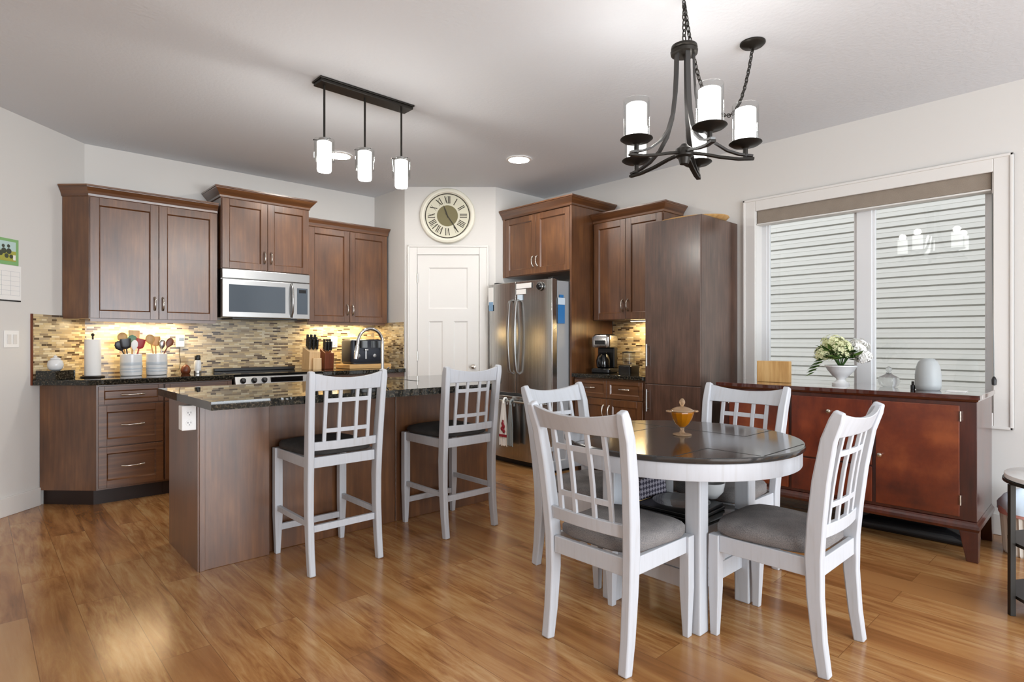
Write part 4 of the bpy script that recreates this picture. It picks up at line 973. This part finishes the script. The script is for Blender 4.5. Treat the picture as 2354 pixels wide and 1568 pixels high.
def utensil(kind, label, base, tip, m, hm=None, w=.028):
    """spoon / spatula / whisk: handle from base to neck, head at the tip"""
    b_, t_ = Vector(base), Vector(tip); d_ = (t_ - b_); L = d_.length; d_.normalize()
    t = thing(kind, label, kind.replace('_', ' ').split(' ')[-1], base, 0, 'utensils in the crocks')
    nk = d_ * (L - .075)
    MB().tube([(0, 0, 0), tuple(nk * .5), tuple(nk)], [.005, .006, .0045], 8).build('handle', hm or m, t, smooth=60)
    sd = d_.cross(Vector((0, 1, 0))).normalized(); fw = d_.cross(sd)
    rs = []
    prof = {'spoon': [(-.004, .22), (.010, .62), (.030, 1.0), (.055, .95), (.072, .6), (.079, .1)], 'spatula': [(-.004, .25), (.004, .8), (.02, 1.0), (.07, 1.05), (.078, .98)], 'whisk': [(-.004, .2), (.02, .8), (.05, 1.0), (.07, .7), (.079, .1)]}[kind.split('_')[-1] if kind.split('_')[-1] in ('spoon', 'spatula', 'whisk') else 'spoon']
    th = .012 if 'whisk' not in kind else w
    for s_, q in prof:
        c_ = nk + d_ * s_
        rs.append([tuple(c_ + sd * (w * q * math.cos(2 * PI * i / 12)) + fw * (th * .5 * q * math.sin(2 * PI * i / 12) * (1 if 'whisk' in kind else .8))) for i in range(12)])
    MB().rings(rs).build('head', m, t, smooth=60)
bk_, ylw, grn, wht, rd_ = M['black'], M['oak'], mat('sage_green_silicone', '#5f8a73', 0.5), M['white'], mat('red_silicone', '#9a2428', 0.45)
c1, c2 = (.935, 5.55), (1.115, 5.55); z0 = CT + .03
utensil('black_spoon', 'black spoon leaning left out of the left crock', (c1[0] + .012, c1[1], z0), (c1[0] - .095, c1[1] - .02, CT + .275), bk_, w=.034)
utensil('black_spatula', 'broad black spatula in the left crock', (c1[0] - .015, c1[1] - .02, z0), (c1[0] - .045, c1[1] - .03, CT + .295), bk_, w=.036)
utensil('yellow_spoon', 'yellow wooden spoon standing at the back of the left crock', (c1[0] - .02, c1[1] + .03, z0), (c1[0] - .055, c1[1] + .05, CT + .345), ylw, w=.036)
utensil('wooden_spatula', 'wide wooden spatula standing tallest in the left crock', (c1[0] + .02, c1[1] + .035, z0), (c1[0] + .03, c1[1] + .055, CT + .365), M['lightwood'], w=.038)
utensil('green_spoon', 'sage green silicone spoon in the left crock', (c1[0] + .005, c1[1] + .008, z0), (c1[0] + .01, c1[1] + .01, CT + .325), grn, M['lightwood'], .034)
utensil('red_spatula', 'red silicone spatula leaning right out of the left crock', (c1[0] + .01, c1[1] - .012, z0), (c1[0] + .066, c1[1] - .02, CT + .295), rd_, w=.032)
utensil('white_spoon', 'white plastic spoon in front of the left crock utensils', (c1[0] + .0, c1[1] - .035, z0), (c1[0] + .018, c1[1] - .045, CT + .285), wht, w=.024)
utensil('wooden_spoon', 'wooden spoon at the left of the right crock', (c2[0] + .0, c2[1], z0), (c2[0] - .055, c2[1] - .01, CT + .33), ylw, w=.034)
utensil('wooden_spatula', 'wooden spatula standing in the middle of the right crock', (c2[0], c2[1] + .03, z0), (c2[0] + .0, c2[1] + .04, CT + .315), M['oak'], w=.034)
utensil('dark_spoon', 'dark brown wooden spoon leaning right out of the right crock', (c2[0] - .02, c2[1] - .035, z0), (c2[0] + .105, c2[1] - .02, CT + .30), M['brownwood'], w=.028)
utensil('steel_whisk', 'steel whisk in the right crock', (c2[0] + .02, c2[1] + .01, z0), (c2[0] + .045, c2[1] + .015, CT + .29), M['steell'], w=.026)
o = thing('pepper_mill', 'clear pepper grinder with black top beside the range', 'grinder', (1.415, 5.52, CT))
MB().lathe([(.026, 0), (.028, .004), (.028, .10), (.022, .112), (.02, .116)], 20).build('body', M['ceramic'], o, smooth=40)
MB().lathe([(.0285, .001), (.029, .004), (.029, .022), (.0285, .025)], 20).build('base_band', M['steel'], o, smooth=40)
MB().lathe([(.021, .1165), (.023, .125), (.022, .150), (.016, .158), (.004, .160)], 20).build('cap', M['black'], o, smooth=40)
o = MB().at(1.335, 5.57, CT).lathe([(.028, 0), (.034, .006), (.040, .03), (.030, .06), (.018, .072), (.006, .078)], 16).build('sugar_pot', M['brownwood'], smooth=40)
tag(o, 'small brown lidded pot left of the pepper grinder', 'pot')

# ------------------------------------------------------------------ right counter
def knife_block(label, x, y, m, rz, w, d, h, lean, name='knife_block'):
    t = thing(name, label, 'knife block', (x, y, CT), rz, 'knife blocks')
    p = [(0, 0), (d, 0), (d + lean * .35, h * 1.0), (lean + .0, h * .70)]
    MB().rings([[(xx, -yy, zz) for yy, zz in [(0, 0), (-d, 0), (-d - lean, h), (-lean * .55, h * .78)]] for xx in (-w / 2, w / 2)]).build('body', m, t, bevel=.004)
    return t
knife_block('pale wooden knife block behind the range', 2.43, 5.46, M['lightwood'], .15, .12, .13, .225, -.02)
MBk = MB().at(2.445, 5.425, CT, .15).box(-.045, .045, -.001, .018, 0, .115)
tag(MBk.build('steel_holder', M['lightwood'], bevel=.003), 'low pale wooden box in front of the pale knife block', 'box')
knife_block('dark brown knife block left of the toaster', 2.60, 5.50, M['brownwood'], .1, .10, .11, .205, -.02)
def knife(label, x, y, z, L, tilt, grp):
    t = thing('knife', label, 'knife', (x, y, z), 0, grp)
    mb = MB().at(0, 0, 0, .1, tilt); mb.box(-.009, .009, -.012, .012, .004, L); mb.build('handle', M['black'], t, bevel=.004)
    MB().at(0, 0, 0, .1, tilt).box(-.002, .002, -.010, .010, -.006, .004).build('bolster', M['steell'], t)
    for q in (.3, .7): MB().at(0, 0, 0, .1, tilt).cyl((-.0095, 0, L * q), (.0095, 0, L * q), .0025, 6).build('rivet', M['steell'], t)
for i in range(3):
    for j in range(3):
        knife('black-handled knife standing in the pale knife block', 2.393 + .037 * i, 5.488 + .030 * j, CT + .196 + .013 * j, .10 + .012 * j, .12, 'knives in the pale block')
for i in range(3):
    for j in range(2):
        knife('black-handled knife standing in the dark brown knife block', 2.572 + .028 * i, 5.525 + .035 * j, CT + .183 + .012 * j, .095 + .012 * j, .12, 'knives in the dark block')
cbd = MB().box(2.735, 3.205, 5.33, 5.64, CT, CT + .045); tag(cbd.build('cutting_board', M['bamboo'], bevel=.006), 'thick bamboo cutting board under the toaster', 'board')
TZ = CT + .045
ts = thing('toaster', 'dark blue-grey four-slot toaster on the bamboo board', 'toaster', (2.965, 5.49, TZ + .001))
def rr_(hw, hd, z, rad=.04, n=6):
    o_ = []
    for cx, cy, a0 in ((hw - rad, hd - rad, 0), (-hw + rad, hd - rad, 90), (-hw + rad, -hd + rad, 180), (hw - rad, -hd + rad, 270)):
        for k in range(n + 1):
            a = math.radians(a0 + 90 * k / n); o_.append((cx + rad * math.cos(a), cy + rad * math.sin(a), z))
    return o_
MB().rings([rr_(.185, .12, .012), rr_(.19, .125, .03), rr_(.19, .125, .225), rr_(.183, .118, .243), rr_(.165, .10, .25)]).build('body', M['navy'], ts, smooth=40)
MB().rings([rr_(.180, .115, 0), rr_(.180, .115, .0118)]).build('base', M['black'], ts, smooth=40)
for k, y in enumerate((-.055, .03)):
    for x in (-.088, .088): MB().box(x - .068, x + .068, y - .003, y + .022, .2495, .2525).build('slot', M['black'], ts)
for x in (-.09, .09):
    f_ = MB().box(x - .07, x + .07, -.128, -.124, .165, .235).build('top_band', M['blackg'], ts)
    lv = MB().box(x + .045, x + .062, -.134, -.124, .05, .155).build('lever_slot', M['steell'], ts, bevel=.003)
    MB().box(x + .035, x + .072, -.150, -.134, .135, .155).build('lever', M['steell'], lv, bevel=.004)
    MB().at(x - .03, -.124, .085, 0, PI / 2).lathe([(.020, 0), (.018, .012), (.003, .014)], 16).build('dial', M['steell'], ts, smooth=40)

# ------------------------------------------------------------------ coffee corner things
cm_ = thing('coffee_maker', 'black and steel coffee maker beside the refrigerator panel', 'coffee maker', (4.33, 3.415, .905), RZ + .25)
MB().rings([rr_(.088, .105, 0, .03), rr_(.095, .112, .008, .03), rr_(.095, .112, .035, .03), rr_(.090, .105, .042, .03)]).build('base', M['black'], cm_, smooth=40)
MB().box(-.085, .085, .03, .105, .042, .235).build('column', M['black'], cm_, bevel=.01)
MB().rings([rr_(.088, .105, .235, .035), rr_(.093, .108, .245, .035), rr_(.093, .108, .330, .035), rr_(.080, .095, .348, .035)]).build('head', M['steel'], cm_, smooth=40)
MB().rings([rr_(.080, .094, .3485, .035), rr_(.070, .08, .358, .035)]).build('lid', M['black'], cm_, smooth=40)
cf = MB().at(0, -.035, .044).lathe([(.045, 0), (.062, .012), (.066, .07), (.05, .12), (.036, .135), (.038, .145)], 24).build('carafe', M['blackg'], cm_, smooth=40)
MB().tube([(.0, -.098, .07), (.0, -.135, .09), (.0, -.135, .14), (.0, -.075, .17)], .008, 8).build('carafe_handle', M['black'], cf, smooth=60)
MB().box(-.05, .05, -.112, -.106, .262, .30).build('display', M['blackg'], cm_)
jr = thing('coffee_grinder', 'black-based grinder with clear hopper right of the coffee maker', 'grinder', (4.38, 3.18, .905), RZ)
MB().rings([rr_(.07, .075, 0, .02), rr_(.07, .075, .065, .02), rr_(.062, .066, .075, .02)]).build('base', M['black'], jr, smooth=40)
MB().lathe([(.050, .076), (.056, .08), (.060, .185), (.058, .186), (.053, .082)], 24).build('hopper', M['clear'], jr, smooth=40)
MB().lathe([(.061, .1865), (.061, .194), (.02, .205), (.004, .206)], 24).build('lid', M['black'], jr, smooth=40)

# ------------------------------------------------------------------ on the refrigerator (local x = left to right, -y towards the room)
def onfr(x, z, y=-.03): return (3.83 + y, 4.49 - x, z)
def note(name, label, cat, x0, x1, z0, z1, m, y, th=.003, group=None):
    o = MB().box(0, x1 - x0, -th, 0, 0, z1 - z0).build(name, m, bevel=.0005, seg=1); o.location = onfr(x0, z0, y); o.rotation_euler = (0, 0, RZ); return tag(o, label, cat, group)
gm = 'notes on the refrigerator door'
note('paper_note', 'long white paper strip at the top of the refrigerator door', 'note', .435, .64, 1.695, 1.742, M['paper'], -.0305, .004, gm)
note('paper_note', 'medium white note just below the long strip on the refrigerator', 'note', .435, .565, 1.642, 1.688, M['paper'], -.0305, .004, gm)
note('paper_note', 'small square pale note lowest of the refrigerator notes', 'note', .452, .523, 1.585, 1.636, M['lightblue'], -.0305, .004, gm)
tm2 = thing('kitchen_timer', 'round black dial timer stuck high on the refrigerator door', 'timer', onfr(.745, 1.70, -.022), RZ)
MB().at(0, 0, 0, 0, PI / 2).lathe([(.040, 0), (.042, .004), (.040, .014), (.03, .016)], 28).build('rim', M['steell'], tm2, smooth=40)
MB().at(0, -.0145, 0, 0, PI / 2).lathe([(.034, 0), (.033, .004), (.02, .02), (.003, .022)], 24).build('dial', M['black'], tm2, smooth=40)
pp = thing('paper_sheet', 'white and blue papers fixed on the left edge of the refrigerator', 'paper', onfr(.008, 1.50, -.0135), RZ)
MB().box(0, .075, -.004, -.001, .06, .235).build('white_sheet', M['paper'], pp)
MB().box(.012, .072, -.007, -.0045, .0, .09).build('blue_sheet', mat('faded_blue_print', '#7fa3c4', .7), pp)
bp = thing('bag_clip_pack', 'blue and white printed packet on the right side of the refrigerator', 'packet', (3.90, 3.6165, 1.36), 0)
MB().box(.0, .09, -.010, -.001, 0, .17).build('blue_panel', M['blue'], bp, bevel=.002)
MB().box(.0, .09, -.011, -.001, .171, .235).build('white_panel', M['lightblue'], bp, bevel=.002)
MB().box(.02, .07, -.012, -.001, .236, .262).build('clip', M['blue'], bp, bevel=.002)
def hang_towel(label, x, w, zt, zb, m, trim=None):
    t = thing('dish_towel', label, 'towel', onfr(x, 0, -.082 if trim else -.086), RZ, 'towels on the freezer handle')
    rs = []; n = 14
    for k in range(13):
        s = k / 12; z = zt + (zb - zt) * s; ww = w * (.42 + .58 * min(1, s * 1.8))
        row = [(-ww / 2 + ww * i / n, -.026 - .006 * math.sin(i * 1.9 + s * 1.2) * min(1, s * 2 + .2), z + .006 * math.sin(i * 1.3) * s) for i in range(n + 1)]
        rs.append(row + [(x_, y_ + .008, z_) for x_, y_, z_ in reversed(row)])
    MB().rings(rs).build('cloth', m, t, smooth=60)
    MB().tube([(0, -.024, zt - .015), (0, -.026, zt + .012), (0, -.012, zt + .032), (0, .006, zt + .034), (0, .024, zt + .012), (0, .024, zt - .03)], [.012, .0105, .010, .010, .0095, .008], 8).build('loop', m, t, smooth=60)
    if trim:
        mb = MB()
        for x_, z_, r_ in ((-.005, zb + .21, .018), (.008, zb + .185, .022), (-.012, zb + .160, .022), (.012, zb + .14, .02), (0, zb + .235, .012)): mb.ball((x_, -.0325, z_), r_, (1, .22, 1), 10, 6)
        mb.build('printed_motif', trim, t, smooth=60)
        MB().box(-w * .5, w * .5, -.0365, -.030, zb + .085, zb + .108).build('printed_border', trim, t)
hang_towel('white dish towel with red print hanging from the freezer handle', .335, .105, .62, .20, M['paper'], M['red'])
hang_towel('plain grey towel hanging beside the printed one on the freezer handle', .435, .07, .61, .21, M['grey'])
